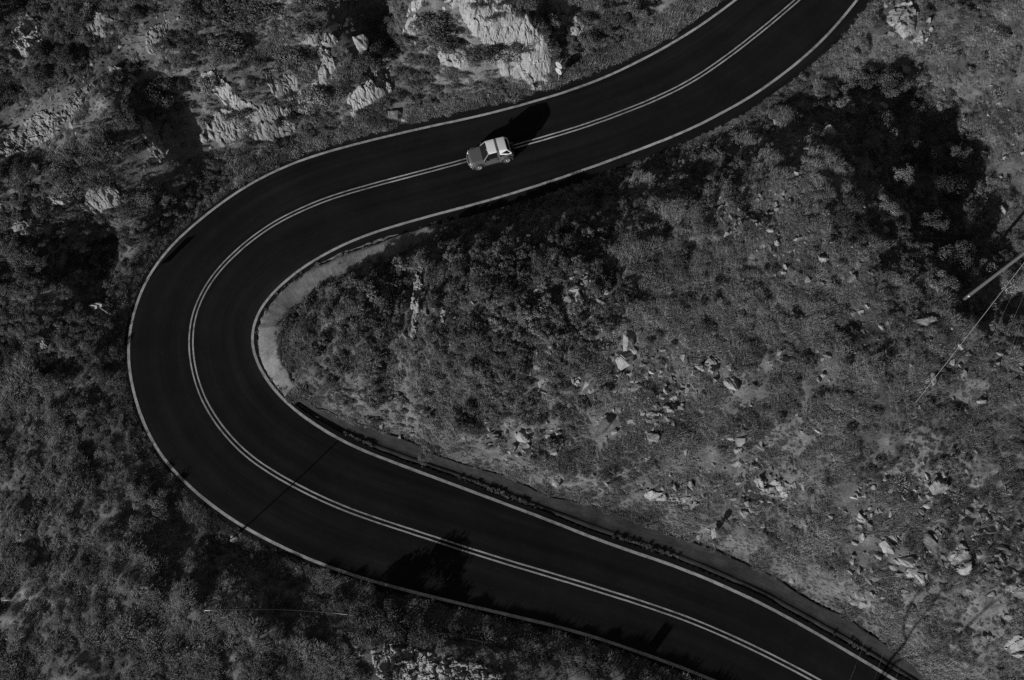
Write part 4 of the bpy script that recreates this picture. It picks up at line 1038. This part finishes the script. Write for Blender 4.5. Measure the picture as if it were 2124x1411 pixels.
# small stones between the plants
x, y, px, py, rng = candidates(60000, 23)
pr = np.full(x.shape, .05)
for rx_, ry_, rr_ in ROCK_POS: pr += .3 * np.exp(-((x - rx_) ** 2 + (y - ry_) ** 2) / 1.8)
for b in BARE: pr = np.where(in_poly(px, py, b), .25, pr)
pr = np.where(near_outcrop(x, y, 1.25), .4, pr)
RUBBLE = [(1330,790,105,75),(1370,850,60,42),(1255,860,60,40),(1970,1090,120,90),(1880,1150,80,60),(2050,1150,60,60),(1480,765,60,40),(1585,1015,60,30),(1420,1045,45,25),(1195,605,45,35),(1780,1240,50,35),(1090,915,60,35),(1640,490,70,45),(1560,450,80,30),(1780,400,60,40),(1540,925,35,40)]
for ex_, ey_, ea, eb in RUBBLE: pr += .75 * np.exp(-((px - ex_) / ea) ** 2 - ((py - ey_) / eb) ** 2)
ok = (rng.uniform(size=x.size) < pr) & free_of_road(x, y, .15)
x, y, pk = x[ok], y[ok], pr[ok]; n = x.size; s = rng.uniform(.05, .17, n) * (1 + .9 * (rng.uniform(size=n) < .12 + .3 * (pk > .4)))
st = [rock_mesh('stone', 700 + k, .6, 1.3, 9, rough=.07) for k in range(4)]
o = scatter('loose_stones', np.stack([x, y, H(x, y) + s * .3], 1), rng.uniform(0, 6.28, n), rng.uniform(-.5, .5, (n, 2)), np.stack([s, s, s], 1), rng.integers(0, 4, n), st)
tag(o, 'small pale stones strewn between the plants', 'stones')

# ------------------------------------------------------------------ the car
PAINT = mat_plain('car_paint', 0.10, 0.38, spec=0.5, coat=0.35)
TRIM = mat_plain('car_trim', 0.03, 0.6)
TOPW = mat_plain('white_canvas_top', 0.78, 0.6)
GLASS = mat_plain('dark_glass', 0.012, 0.12, spec=0.6)
TYRE = mat_plain('tyre_rubber', 0.035, 0.85)
RIM = mat_plain('alloy_rim', 0.4, 0.4, 0.4)
LAMP = mat_plain('lamp_lens', 0.6, 0.15, spec=0.7)
TAIL = mat_plain('tail_lamp', 0.12, 0.25, spec=0.6)
SEAT = mat_plain('seat_cloth', 0.06, 0.9)

def arc(cx_, cz_, r, a_from, a_to, n=9):
    return [(cx_ + r * math.cos(R(a_from + (a_to - a_from) * k / (n - 1))), cz_ + r * math.sin(R(a_from + (a_to - a_from) * k / (n - 1)))) for k in range(n)]

def make_car(loc, rz, pitch):
    car = empty('car', loc, rz); car.rotation_euler = (0, pitch, rz)
    FX, RX, WR = 1.12, -1.13, .345
    # lower body: side outline with wheel arches, carried across the width and rounded in plan
    side = [(1.66, .42), (1.74, .52), (1.75, .66), (1.71, .82), (1.60, .90), (1.30, .945), (.95, .975), (.60, 1.0), (.52, 1.0), (.1, .985), (-.5, .98), (-1.1, .985), (-1.52, .985), (-1.63, .94), (-1.67, .7), (-1.66, .48), (-1.6, .42)]
    side += arc(RX, .36, .43, 187, -7)[0:] + [(-.6, .34), (0, .33), (.6, .34)] + arc(FX, .36, .43, 187, -7)
    ys = [-1, -.96, -.8, -.4, 0, .4, .8, .96, 1]
    b = MB(); n = len(side)
    for f in ys:
        for x, z in side:
            yw = .765 - .05 * max(0, z - .7) / .3 - .10 * max(0, (x - 1.15) / .6) ** 2 - .05 * max(0, (-x - 1.2) / .5) ** 2
            k = abs(f)
            xx = x - (.16 * k ** 3 if x > 1.0 else 0) * max(0, (x - 1.0) / .75) + (.05 * k ** 3 if x < -1.4 else 0)
            zz = z - (.035 * k ** 4 if z > .8 else 0) + (.022 * (1 - k * k) if z > .85 and x > .5 else 0)
            b.v.append((xx, f * yw, zz))
    for j in range(len(ys) - 1):
        for i in range(n):
            b.f.append([j * n + i, j * n + (i + 1) % n, (j + 1) * n + (i + 1) % n, (j + 1) * n + i])
    b.f.append(list(range(n))); b.f.append([(len(ys) - 1) * n + i for i in range(n)][::-1])
    body = b.build('body', PAINT, car, bevel=.02)
    # bonnet panel, grille, bumper
    MB().add([(1.52, -.56, .945), (1.52, .56, .945), (.66, .64, 1.022), (.66, -.64, 1.022), (1.56, 0, .955), (.66, 0, 1.03), (1.52, -.56, .92), (1.52, .56, .92), (.66, .64, .99), (.66, -.64, .99)],
             [[0, 4, 5, 3], [4, 1, 2, 5], [0, 3, 9, 6], [1, 7, 8, 2], [3, 5, 2, 8, 9], [0, 6, 7, 1, 4]]).build('bonnet', PAINT, car, bevel=.012)
    MB().box((1.735, 0, .70), (.05, .74, .13)).build('grille', TRIM, body)
    bp = MB().add([], []); bp.tube([(1.50, -.76, .52), (1.66, -.66, .52), (1.78, -.35, .52), (1.80, 0, .52), (1.78, .35, .52), (1.66, .66, .52), (1.50, .76, .52)], .085, 8)
    bp.build('front_bumper', PAINT, car, sm=True)
    MB().tube([(-1.55, -.74, .5), (-1.72, -.62, .5), (-1.75, 0, .5), (-1.72, .62, .5), (-1.55, .74, .5)], .08, 8).build('rear_bumper', PAINT, car, sm=True)
    for s in (-1, 1):
        MB().lathe([(.0, .02), (.06, .018), (.095, .0), (.1, -.05)], 18, 'x', (1.70, s * .50, .735)).build('headlight', LAMP, car, sm=True)
        MB().box((1.60, s * .665, .72), (.1, .09, .09)).build('indicator', LAMP, car, bevel=.02)
        MB().box((-1.665, s * .66, .72), (.04, .1, .22)).build('tail_light', TAIL, car, bevel=.01)
        for ax in (FX, RX):   # flared arches
            o_, i_ = arc(ax, .36, .50, 185, -5, 13), arc(ax, .36, .425, 185, -5, 13)
            MB().prism(o_ + i_[::-1], s * .735, s * .815).build('fender_flare', PAINT, car, bevel=.015)
        MB().box((0, s * .745, .36), (1.28, .08, .09)).build('sill', TRIM, car, bevel=.015)
        door = MB().prism([(.58, .46), (.62, .95), (-.50, .955), (-.50, .46)], s * .752, s * .772).build('door', PAINT, car, bevel=.006)
        MB().box((-.38, s * .785, .86), (.15, .03, .035)).build('door_handle', TRIM, door, bevel=.008)
        mr = MB().box((.50, s * .86, 1.06), (.1, .15, .11)).build('mirror', TRIM, car, bevel=.02)
        # pillars and glass
        MB().tube([(.60, s * .70, 1.0), (.13, s * .575, 1.585)], .034, 8).build('windscreen_pillar', mat_pillar, car)
        g = [(.52, .985, .715), (.10, 1.55, .585), (-.50, 1.555, .585), (-.50, .985, .715)]
        MB().add([(x, s * (y - .012), z) for x, z, y in g] + [(x, s * (y - .03), z) for x, z, y in g], [[0, 1, 2, 3], [7, 6, 5, 4], [0, 4, 5, 1], [1, 5, 6, 2], [2, 6, 7, 3], [3, 7, 4, 0]]).build('side_window', GLASS, car)
        g = [(-.70, 1.0, .718), (-.70, 1.16, .68), (-1.08, 1.0, .712)]
        MB().add([(x, s * (y + .004), z) for x, z, y in g] + [(x, s * (y - .02), z) for x, z, y in g], [[0, 1, 2], [5, 4, 3], [0, 3, 4, 1], [1, 4, 5, 2], [2, 5, 3, 0]]).build('quarter_light', GLASS, car)
    # windscreen, wipers, mirror, seats behind the glass
    ws = [(.60, -.66, 1.0), (.60, .66, 1.0), (.13, .56, 1.585), (.13, -.56, 1.585), (.66, 0, 1.015), (.16, 0, 1.6)]
    MB().add([*ws] + [(x - .02, y, z - .015) for x, y, z in ws], [[0, 4, 5, 3], [4, 1, 2, 5], [6, 9, 11, 10], [10, 11, 8, 7], [0, 6, 10, 4], [4, 10, 7, 1], [1, 7, 8, 2], [2, 8, 11, 5], [5, 11, 9, 3], [3, 9, 6, 0]]).build('windscreen', GLASS, car)
    for y0, y1 in ((-.50, .02), (.05, .55)):
        MB().tube([(.645, y0, 1.045), (.60, (y0 + y1) / 2, 1.085), (.60, y1, 1.075)], .011, 5).build('wiper', TRIM, car)
    MB().box((.60, 0, 1.015), (.16, 1.2, .02)).build('cowl', TRIM, car)
    MB().box((.23, .12, 1.52), (.03, .16, .05)).build('interior_mirror', LAMP, car, bevel=.01)
    # canvas top in two panels with the roll-over band between
    def roof(x0, x1, z0, z1, yh, name):
        b = MB(); cols = [-1, -.93, -.6, 0, .6, .93, 1]; k = len(cols)
        for x in (x0, x0 + (x1 - x0) * .06, x0 + (x1 - x0) * .5, x0 + (x1 - x0) * .94, x1):
            t = (x - x0) / (x1 - x0); zz = z0 + (z1 - z0) * t
            for c in cols: b.v.append((x, c * yh, zz + .03 * (1 - c * c) - (.025 if abs(c) == 1 else 0) + .008 * math.sin(t * 3.1)))
        m_ = len(b.v)
        b.v += [(x, y, z - .05) for x, y, z in b.v[:m_]]
        for i in range(4):
            for j in range(k - 1):
                q = i * k + j; b.f.append([q, q + 1, q + k + 1, q + k]); b.f.append([m_ + q, m_ + q + k, m_ + q + k + 1, m_ + q + 1])
        for i in range(4):
            q = i * k; b.f.append([q, q + k, m_ + q + k, m_ + q]); q = i * k + k - 1; b.f.append([q, m_ + q, m_ + q + k, q + k])
        for j in range(k - 1):
            b.f.append([j, m_ + j, m_ + j + 1, j + 1]); q = 4 * k + j; b.f.append([q, q + 1, m_ + q + 1, m_ + q])
        return b.build(name, TOPW, car, sm=False, bevel=.01)
    roof(.17, -.50, 1.59, 1.615, .605, 'roof_panel')
    band = MB()
    band.add([], [])
    pts = [(.73, .985), (.615, 1.53), (.59, 1.60), (.45, 1.635), (-.45, 1.635), (-.59, 1.60), (-.615, 1.53), (-.73, .985)]
    V = [(-.50, y, z) for y, z in pts] + [(-.69, y, z) for y, z in pts] + [(-.50, y * .93, z - .04) for y, z in pts] + [(-.69, y * .93, z - .04) for y, z in pts]
    n8 = len(pts); F = []
    for i in range(n8 - 1):
        F += [[i, i + 1, n8 + i + 1, n8 + i], [2 * n8 + i, 3 * n8 + i, 3 * n8 + i + 1, 2 * n8 + i + 1], [i, 2 * n8 + i, 2 * n8 + i + 1, i + 1], [n8 + i, n8 + i + 1, 3 * n8 + i + 1, 3 * n8 + i]]
    band.add(V, F + [[0, n8, 3 * n8, 2 * n8], [n8 - 1, 3 * n8 - 1, 4 * n8 - 1, 2 * n8 - 1]]).build('roll_over_band', PAINT, car, bevel=.006)
    rp = roof(-.69, -1.30, 1.615, 1.575, .605, 'roof_panel')
    for s in (-1, 1):   # canvas side with a big triangular window, and its back edge
        o_ = [(-.69, 1.585, .603), (-1.30, 1.548, .603), (-1.60, 1.10, .685), (-1.60, 1.02, .70), (-1.2, 1.02, .705), (-.69, 1.20, .675)]
        w_ = [(-.80, 1.30, .655), (-1.27, 1.50, .615), (-1.54, 1.12, .684), (-1.38, 1.075, .694)]
        V = [(x, s * y, z) for x, z, y in o_] + [(x, s * y, z) for x, z, y in w_]
        V += [(x, s * (y - .03), z) for x, z, y in o_] + [(x, s * (y - .03), z) for x, z, y in w_]
        fr_ = [[0, 1, 7, 6], [1, 2, 8, 7], [2, 3, 9, 8], [3, 4, 9], [4, 5, 6, 9], [5, 0, 6]]
        F = fr_ + [[q + 10 for q in f[::-1]] for f in fr_] + [[i, i + 10, (i + 1) % 6 + 10, (i + 1) % 6] for i in range(6)] + [[6 + i, 6 + (i + 1) % 4, 16 + (i + 1) % 4, 16 + i] for i in range(4)]
        cs = MB().add(V, F).build('canvas_side', TOPW, car)
        MB().add([(x, s * (y - .012), z) for x, z, y in w_] + [(x, s * (y - .022), z) for x, z, y in w_], [[0, 1, 2, 3], [7, 6, 5, 4], [0, 4, 5, 1], [1, 5, 6, 2], [2, 6, 7, 3], [3, 7, 4, 0]]).build('canvas_window', GLASS, cs)
    MB().add([(-1.30, -.60, 1.56), (-1.30, .60, 1.56), (-1.60, .69, 1.03), (-1.60, -.69, 1.03), (-1.27, -.60, 1.56), (-1.27, .60, 1.56), (-1.57, .69, 1.03), (-1.57, -.69, 1.03)],
             [[0, 1, 2, 3], [7, 6, 5, 4], [0, 4, 5, 1], [1, 5, 6, 2], [2, 6, 7, 3], [3, 7, 4, 0]]).build('canvas_back', TOPW, car)
    MB().add([(-1.345, -.45, 1.50), (-1.345, .45, 1.50), (-1.53, .52, 1.17), (-1.53, -.52, 1.17), (-1.32, -.45, 1.49), (-1.32, .45, 1.49), (-1.50, .52, 1.16), (-1.50, -.52, 1.16)],
             [[0, 1, 2, 3], [7, 6, 5, 4], [0, 4, 5, 1], [1, 5, 6, 2], [2, 6, 7, 3], [3, 7, 4, 0]]).build('rear_window', GLASS, car)
    def wheel(x, y, s, name='wheel', rz_=0.0, r=WR):
        w = empty(name, (x, y, r)); w.parent = car; w.rotation_euler = (0, 0.0, rz_)
        tw = .105
        MB().lathe([(r * .62, -tw * .8), (r * .9, -tw), (r * .98, -tw * .8), (r, -tw * .4), (r, tw * .4), (r * .98, tw * .8), (r * .9, tw), (r * .62, tw * .8), (r * .6, 0), (r * .62, -tw * .8)], 32).build('tyre', TYRE, w, sm=True)
        rm = MB().lathe([(r * .64, tw * .82 * s), (r * .58, tw * .86 * s), (r * .54, tw * .6 * s), (r * .56, -tw * .5 * s)], 32)
        rm.lathe([(.001, tw * .8 * s), (r * .14, tw * .78 * s), (r * .18, tw * .6 * s)], 16)
        for k in range(5):
            an = 2 * math.pi * k / 5 + .3
            c = Vector((math.cos(an), 0, math.sin(an)))
            rm.box(c * r * .36 + Vector((0, tw * .62 * s, 0)), (r * .46, .03, r * .10), Matrix.Rotation(-an, 3, 'Y'))
        rm.build('rim', RIM, w)
        MB().lathe([(.001, tw * .2 * s), (r * .5, tw * .2 * s), (r * .5, tw * .1 * s), (.001, tw * .1 * s)], 24).build('brake_disc', TRIM, w)
    for x in (FX, RX):
        for s in (-1, 1): wheel(x, s * .70, s)
    sp = MB().lathe([(.001, -.13), (.25, -.13), (.31, -.10), (.33, 0), (.31, .08), (.001, .08)], 28, 'x', (-1.78, .0, .86)); sp.build('spare_wheel', TRIM, car, sm=True)
    MB().box((-1.705, -.42, .62), (.015, .36, .11)).build('number_plate', TOPW, car)
    MB().lathe([(.001, .784), (.06, .782), (.06, .75)], 14, 'y', (-1.32, 0, .84)).build('fuel_cap', TRIM, car)
    return tag(car, 'small grey off-road car with white two-panel canvas top on the centre line', 'car')
mat_pillar = mat_plain('bright_pillar', 0.3, 0.3, 0.3)
def on_road(px, py):
    z = 0.0
    for _ in range(5):
        p = at_z(px, py, z); z = MIDW[KD.find((p[0], p[1], 0))[1]][2]
    return Vector(at_z(px, py, z))
wf, wr_ = on_road(994, 351.5), on_road(1051.5, 336.5)
hd = (wf - wr_); hd.z = 0; hd.normalize()
left = Vector((-hd.y, hd.x, 0))
mid_ = (wf + wr_) / 2 - left * .70
i_c = KD.find((mid_.x, mid_.y, 0))[1]
mid_.z = MIDW[i_c][2] + .002
print('wheelbase from tracing', (wf - wr_).length)
slope_r = (MIDW[i_c + 30][2] - MIDW[i_c - 30][2]) / 6.0
make_car(mid_, math.atan2(hd.y, hd.x), math.atan(-slope_r))

# ------------------------------------------------------------------ signs
to_mesh = []
def disc_sign(loc, rz, label, top=True, big=.33, h=2.35):
    """post with two round plates; the plates face local -Y"""
    t = empty('round_sign', loc, rz)
    MB().tube([(0, .05, -.3), (0, .05, h + .1)], .035, 10).build('post', M['steel'], t)
    for k, zc in enumerate((h - .22, h - .92)):
        p = MB().lathe([(.001, -.012), (big, -.012), (big, .012), (.001, .012)], 36, 'y', (0, 0, zc)).build('plate', M['white'], t)
        MB().lathe([(big * .78, -.0145), (big * .98, -.0145), (big * .98, -.013), (big * .78, -.013)], 36, 'y', (0, 0, zc)).build('ring', M['signgrey'], p)
        if k == 0:
            for ch, dx in (('5', -.1), ('0', .1)):
                cu = bpy.data.curves.new('digit', 'FONT'); cu.body = ch; cu.size = .36; cu.align_x = 'CENTER'; cu.align_y = 'CENTER'; cu.extrude = .001
                d = bpy.data.objects.new('digit', cu); COL.objects.link(d); d.parent = p; d.location = (dx, -.015, zc); d.rotation_euler = (R(90), 0, 0); cu.materials.append(M['signblack']); to_mesh.append(d)
        else:
            for s in (-1, 1):
                MB().box((s * .1, -.0145, zc - .01), (.13, .003, .06)).add(*[[(s * .1 - .045, -.016, zc + .02), (s * .1 + .045, -.016, zc + .02), (s * .1 + .03, -.016, zc + .065), (s * .1 - .03, -.016, zc + .065)], [[0, 1, 2, 3]]]).build('car_symbol', M['signblack'] if s > 0 else M['signgrey'], p)
    return tag(t, label, 'road sign')
b = on_ground(1158, 172)
disc_sign(b, math.atan2(-.65, -.76) + R(90), 'two round white sign plates on a post beside the upper road')
b = on_ground(1470, 1112)
disc_sign(b, math.atan2(.12, -.99) + R(90), 'two round plates on a post above the ditch, seen nearly edge-on', h=2.2)

def arrow_sign(loc, rz):
    """square board with bold arrowheads facing the bend; board faces local -Y"""
    t = empty('arrow_sign', loc, rz)
    MB().tube([(0, .05, -.3), (0, .05, 2.0)], .035, 8).build('post', M['white'], t)
    zc, hs = 1.72, .42
    bd = MB().box((0, 0, zc), (2 * hs, .02, 2 * hs)).build('board', M['signblack'], t, bevel=.004)
    for k in (-1, 0):
        x0 = k * .36 + .08
        MB().add([(x0 - .06, -.013, zc + .36), (x0 + .09, -.013, zc + .36), (x0 + .29, -.013, zc), (x0 + .09, -.013, zc - .36), (x0 - .06, -.013, zc - .36), (x0 + .12, -.013, zc)] if k < 1 else
                 [(x0 - .06, -.013, zc + .36), (x0 + .06, -.013, zc + .36), (x0 + .22, -.013, zc), (x0 + .06, -.013, zc - .36), (x0 - .06, -.013, zc - .36), (x0 + .10, -.013, zc)], [[0, 1, 2, 5], [5, 2, 3, 4]]).build('arrowhead', M['white'], bd)
    return tag(t, 'white arrow board on a thin post outside the bend', 'road sign')
b = on_ground(226, 652)
arrow_sign(b, math.atan2(-.97, .25) + R(90))

def board_sign(loc, rz):
    t = empty('direction_sign', loc, rz)
    for s in (-1, 1): MB().tube([(s * .2, .04, -.4), (s * .2, .04, 2.6)], .04, 8).build('post', M['steel'], t)
    MB().box((0, 0, 1.85), (.62, .03, 1.5)).build('board', M['backgrey'], t, bevel=.01)
    return tag(t, 'tall board on two posts whose shadow lies across the lower lane', 'road sign')
# it stands just below the frame; only its shadow is seen
hit = on_road(1400, 1280)
sdir = Vector((sun_dir.x, sun_dir.y, 0)).normalized()
reach = 2.6 / math.tan(SUN_EL)
p = hit + sdir * (reach + .2)
p.z = hit.z
zz = float(H(p.x, p.y))
board_sign(Vector((p.x, p.y, hit.z - .1)), math.atan2(sdir.y, sdir.x) + R(90))

# ------------------------------------------------------------------ wooden pole, wires, guy
pb = on_ground(1993, 626)
PH = 10.0
pole = empty('utility_pole', pb)
MB().tube([(0, 0, -.6), (0, 0, 2), (.02, 0, 5), (.03, .01, PH)], [.115, .11, .1, .085], 14).build('pole_shaft', M['wood'], pole, sm=True)
arm_dir = Vector((.93, .36, 0)).normalized()
ar = MB(); ar.box((0, 0, PH - .35), (1.7, .1, .1), Matrix.Rotation(math.atan2(arm_dir.y, arm_dir.x), 3, 'Z')); ar.build('crossarm', M['wood'], pole)
for k in (-.75, 0, .75):
    q = arm_dir * k
    MB().lathe([(.0, .0), (.05, .02), (.05, .06), (.035, .08), (.05, .1), (.05, .14), (.0, .18)], 12, 'z', (q.x, q.y, PH - .3 if k else PH)).build('insulator', M['white'], pole, sm=True)
MB().box((-.11, -.1, 1.2), (.02, .12, .16), Matrix.Rotation(.8, 3, 'Z')).build('number_tag', M['white'], pole)
tag(pole, 'weathered wooden pole leaning out of the right edge', 'utility pole')
ptop = pb + Vector((0, 0, PH))
an = on_ground(1894, 842)
g = MB(); a_, b_ = ptop - Vector((0, 0, .7)), an
g.tube([a_.lerp(b_, t) for t in np.linspace(0, 1, 6)], .013, 6); g.build('guy_wire', M['steel'])
tag(bpy.context.scene.objects['guy_wire'], 'pale taut guy wire from the wooden pole down to the grass', 'guy wire')
for k, q in enumerate((-.75, 0, .75)):
    s0 = ptop + arm_dir * q + Vector((0, 0, -.15 if q else .12))
    e0 = on_road([1720, 1772, 1822][k], 1520); e0.z += 7.0
    e0 = Vector(at_z([1738, 1790, 1836][k], 1480, 4.0))
    w = MB(); w.tube([s0.lerp(e0, t) - Vector((0, 0, 1.0 * 4 * t * (1 - t))) for t in np.linspace(0, 1.25, 24)], 0.0045, 5)
    o = w.build('overhead_wire', M['wire'])
    tag(o, ['left', 'middle', 'right'][k] + ' of three thin overhead wires crossing the lower right road', 'overhead wire', 'overhead wires')

# ------------------------------------------------------------------ pipe below the lower road, cable across the bend, marker
pts = [on_ground(x, y) + Vector((0, 0, dz)) for x, y, dz in ((415,1268,.1),(450,1265,.35),(520,1263,.45),(600,1265,.5),(680,1270,.5),(760,1280,.5),(850,1300,.3),(930,1316,.2),(1010,1332,.15),(1090,1348,.15),(1170,1368,.15),(1240,1386,.2),(1300,1402,.15),(1360,1425,.15))]
P = spline([tuple(p) for p in pts], .5)
o = MB().tube(P.tolist(), .045, 8).build('water_pipe', M['hose'], sm=True); tag(o, 'thin glossy black water pipe running along the bank below the road', 'pipe')
cab = [on_ground(x, y) + Vector((0, 0, dz)) for x, y, dz in ((478,1116,.25),(484,1119,.42),(490,1114,.38),(497,1107,.14))] + [on_road(x, y) + Vector((0, 0, .03)) for x, y in ((504,1100),(540,1066),(580,1030),(620,993),(660,955),(690,926),(697,919))]
P = spline([tuple(p) for p in cab], .3)
o = MB().tube(P.tolist(), .042, 6).build('cable', M['black']); tag(o, 'black cable laid straight across the road at the lower bend', 'cable')
mk = on_ground(19, 1243); t = empty('marker_box', mk, .2)
MB().box((0, 0, .25), (.26, .2, .7)).build('box', M['white'], t, bevel=.02); MB().box((0, 0, .62), (.3, .24, .05)).build('lid', M['steel'], t, bevel=.01)
tag(t, 'tiny white marker box in the grass at the left edge', 'marker box')

# ------------------------------------------------------------------ bare tree below the frame whose shadow falls on the lower right slope
def bare_tree(loc, label):
    t = empty('bare_tree', loc); rng = random.Random(12); tr, cr = MB(), MB(); tips = []
    def grow(b, p, d, L, r, lev):
        q = [p]; dd = d.copy()
        for k in range(4):
            dd = (dd + Vector((rng.uniform(-.16, .16), rng.uniform(-.16, .16), rng.uniform(-.02, .1)))).normalized(); q.append(q[-1] + dd * L / 4)
        b.tube(q, [r, r * .9, r * .8, r * .7, r * .6], 7)
        if lev == 0: tips.append(q[-1]); return
        for k in range(3 if lev > 1 else 3):
            sd = (dd + Vector((rng.uniform(-1, 1), rng.uniform(-1, 1), rng.uniform(-.1, .6))) * .95).normalized()
            grow(cr, q[-1 if k < 2 else -2], sd, L * rng.uniform(.55, .75), r * .55, lev - 1)
    grow(tr, Vector((0, 0, -.3)), Vector((0, 0, 1)), 2.2, .04, 3)
    tr.build('trunk', M['bark'], t); br = cr.build('branches', M['bark'], t)
    rg = np.random.default_rng(4); T = np.array([tuple(p) for p in tips]); k = rg.integers(0, len(T), 700)
    Pp = T[k] + rg.normal(size=(700, 3)) * .22; nn = rg.normal(size=(700, 3)); nn /= np.linalg.norm(nn, axis=1)[:, None]
    V, F = leaf_quads(Pp, nn, rg.uniform(.06, .14, 700), rg); link('leaves', mesh_np('leaves', V, F, M['shrub']), parent=t)
    return tag(t, label, 'tree')
hit = on_ground(1960, 1285)
q = hit + sdir * (2.4 / math.tan(SUN_EL)); q.z = float(H(q.x, q.y))
q = hit + sdir * ((2.4 + hit.z - q.z) / math.tan(SUN_EL)); q.z = float(H(q.x, q.y))
print('tree', tuple(q), project(np.array(q)))
bare_tree(q, 'sparse small tree below the frame, its shadow on the lower right slope').scale = [(2.4 + hit.z - q.z) / 1.75] * 3

# ------------------------------------------------------------------ pale flowering clumps
FLOWERS = [(2015,74),(2059,76),(1948,111),(1968,104),(1981,165),(1891,165),(2062,202),(1753,730),(1941,730),(1442,880),(1981,1034),(1864,1007),(1921,1216),(1955,1068),(1955,1118),(1345,580),(2085,600),(2050,560),(2030,590)]
FZ = [((1990,120),'on the grass at top right'),((1850,730),'on the open grass near the guy wire'),((1442,880),'right of the central rubble'),((1945,1060),'among the lower right boulders'),((2055,585),'beside the wooden pole'),((1345,580),'on the crest in the middle'),((1921,1216),'below the lower right boulders')]
ff = [grass_mesh('leaves', 800 + k, 60, .5, .10, .03, M['grass'], (0, 0), 1.3) for k in range(2)]
def blossom(seed):
    rg = np.random.default_rng(seed); n_ = 70
    th = rg.uniform(0, 6.28, n_); r_ = .42 * np.sqrt(rg.uniform(0, 1, n_))
    Pp = np.stack([r_ * np.cos(th), r_ * np.sin(th), rg.uniform(.25, .5, n_)], 1); nn = np.c_[rg.normal(size=(n_, 2)) * .5, np.ones(n_)]; nn /= np.linalg.norm(nn, axis=1)[:, None]
    V, F = leaf_quads(Pp, nn, rg.uniform(.05, .09, n_), rg, .8); return mesh_np('blossoms', V, F, M['flower'])
fb = [blossom(820 + k) for k in range(2)]
fz = {}
for x, y in FLOWERS:
    k = min(range(len(FZ)), key=lambda q: (FZ[q][0][0] - x) ** 2 + (FZ[q][0][1] - y) ** 2); fz.setdefault(k, []).append((x, y))
for k, mem in fz.items():
    mem.sort()
    for i, (x, y) in enumerate(mem):
        t = empty('flowering_plant', on_ground(x, y), rr.uniform(0, 6.28)); s_ = rr.uniform(.9, 1.4); t.scale = (s_, s_, s_)
        link('leaves', ff[i % 2], parent=t); link('blossoms', fb[i % 2], parent=t)
        tag(t, rank_label('pale flowering clump', i, len(mem), FZ[k][1]), 'plant', 'pale flowering clumps')

# figures on the plates become plain meshes
bpy.context.view_layer.update()
dg = bpy.context.evaluated_depsgraph_get()
for d in to_mesh:
    me = bpy.data.meshes.new_from_object(d.evaluated_get(dg)); nm, par, loc, rot = d.name, d.parent, d.location.copy(), d.rotation_euler.copy()
    bpy.data.objects.remove(d); o = link('digit', me, parent=par); o.location = loc; o.rotation_euler = rot
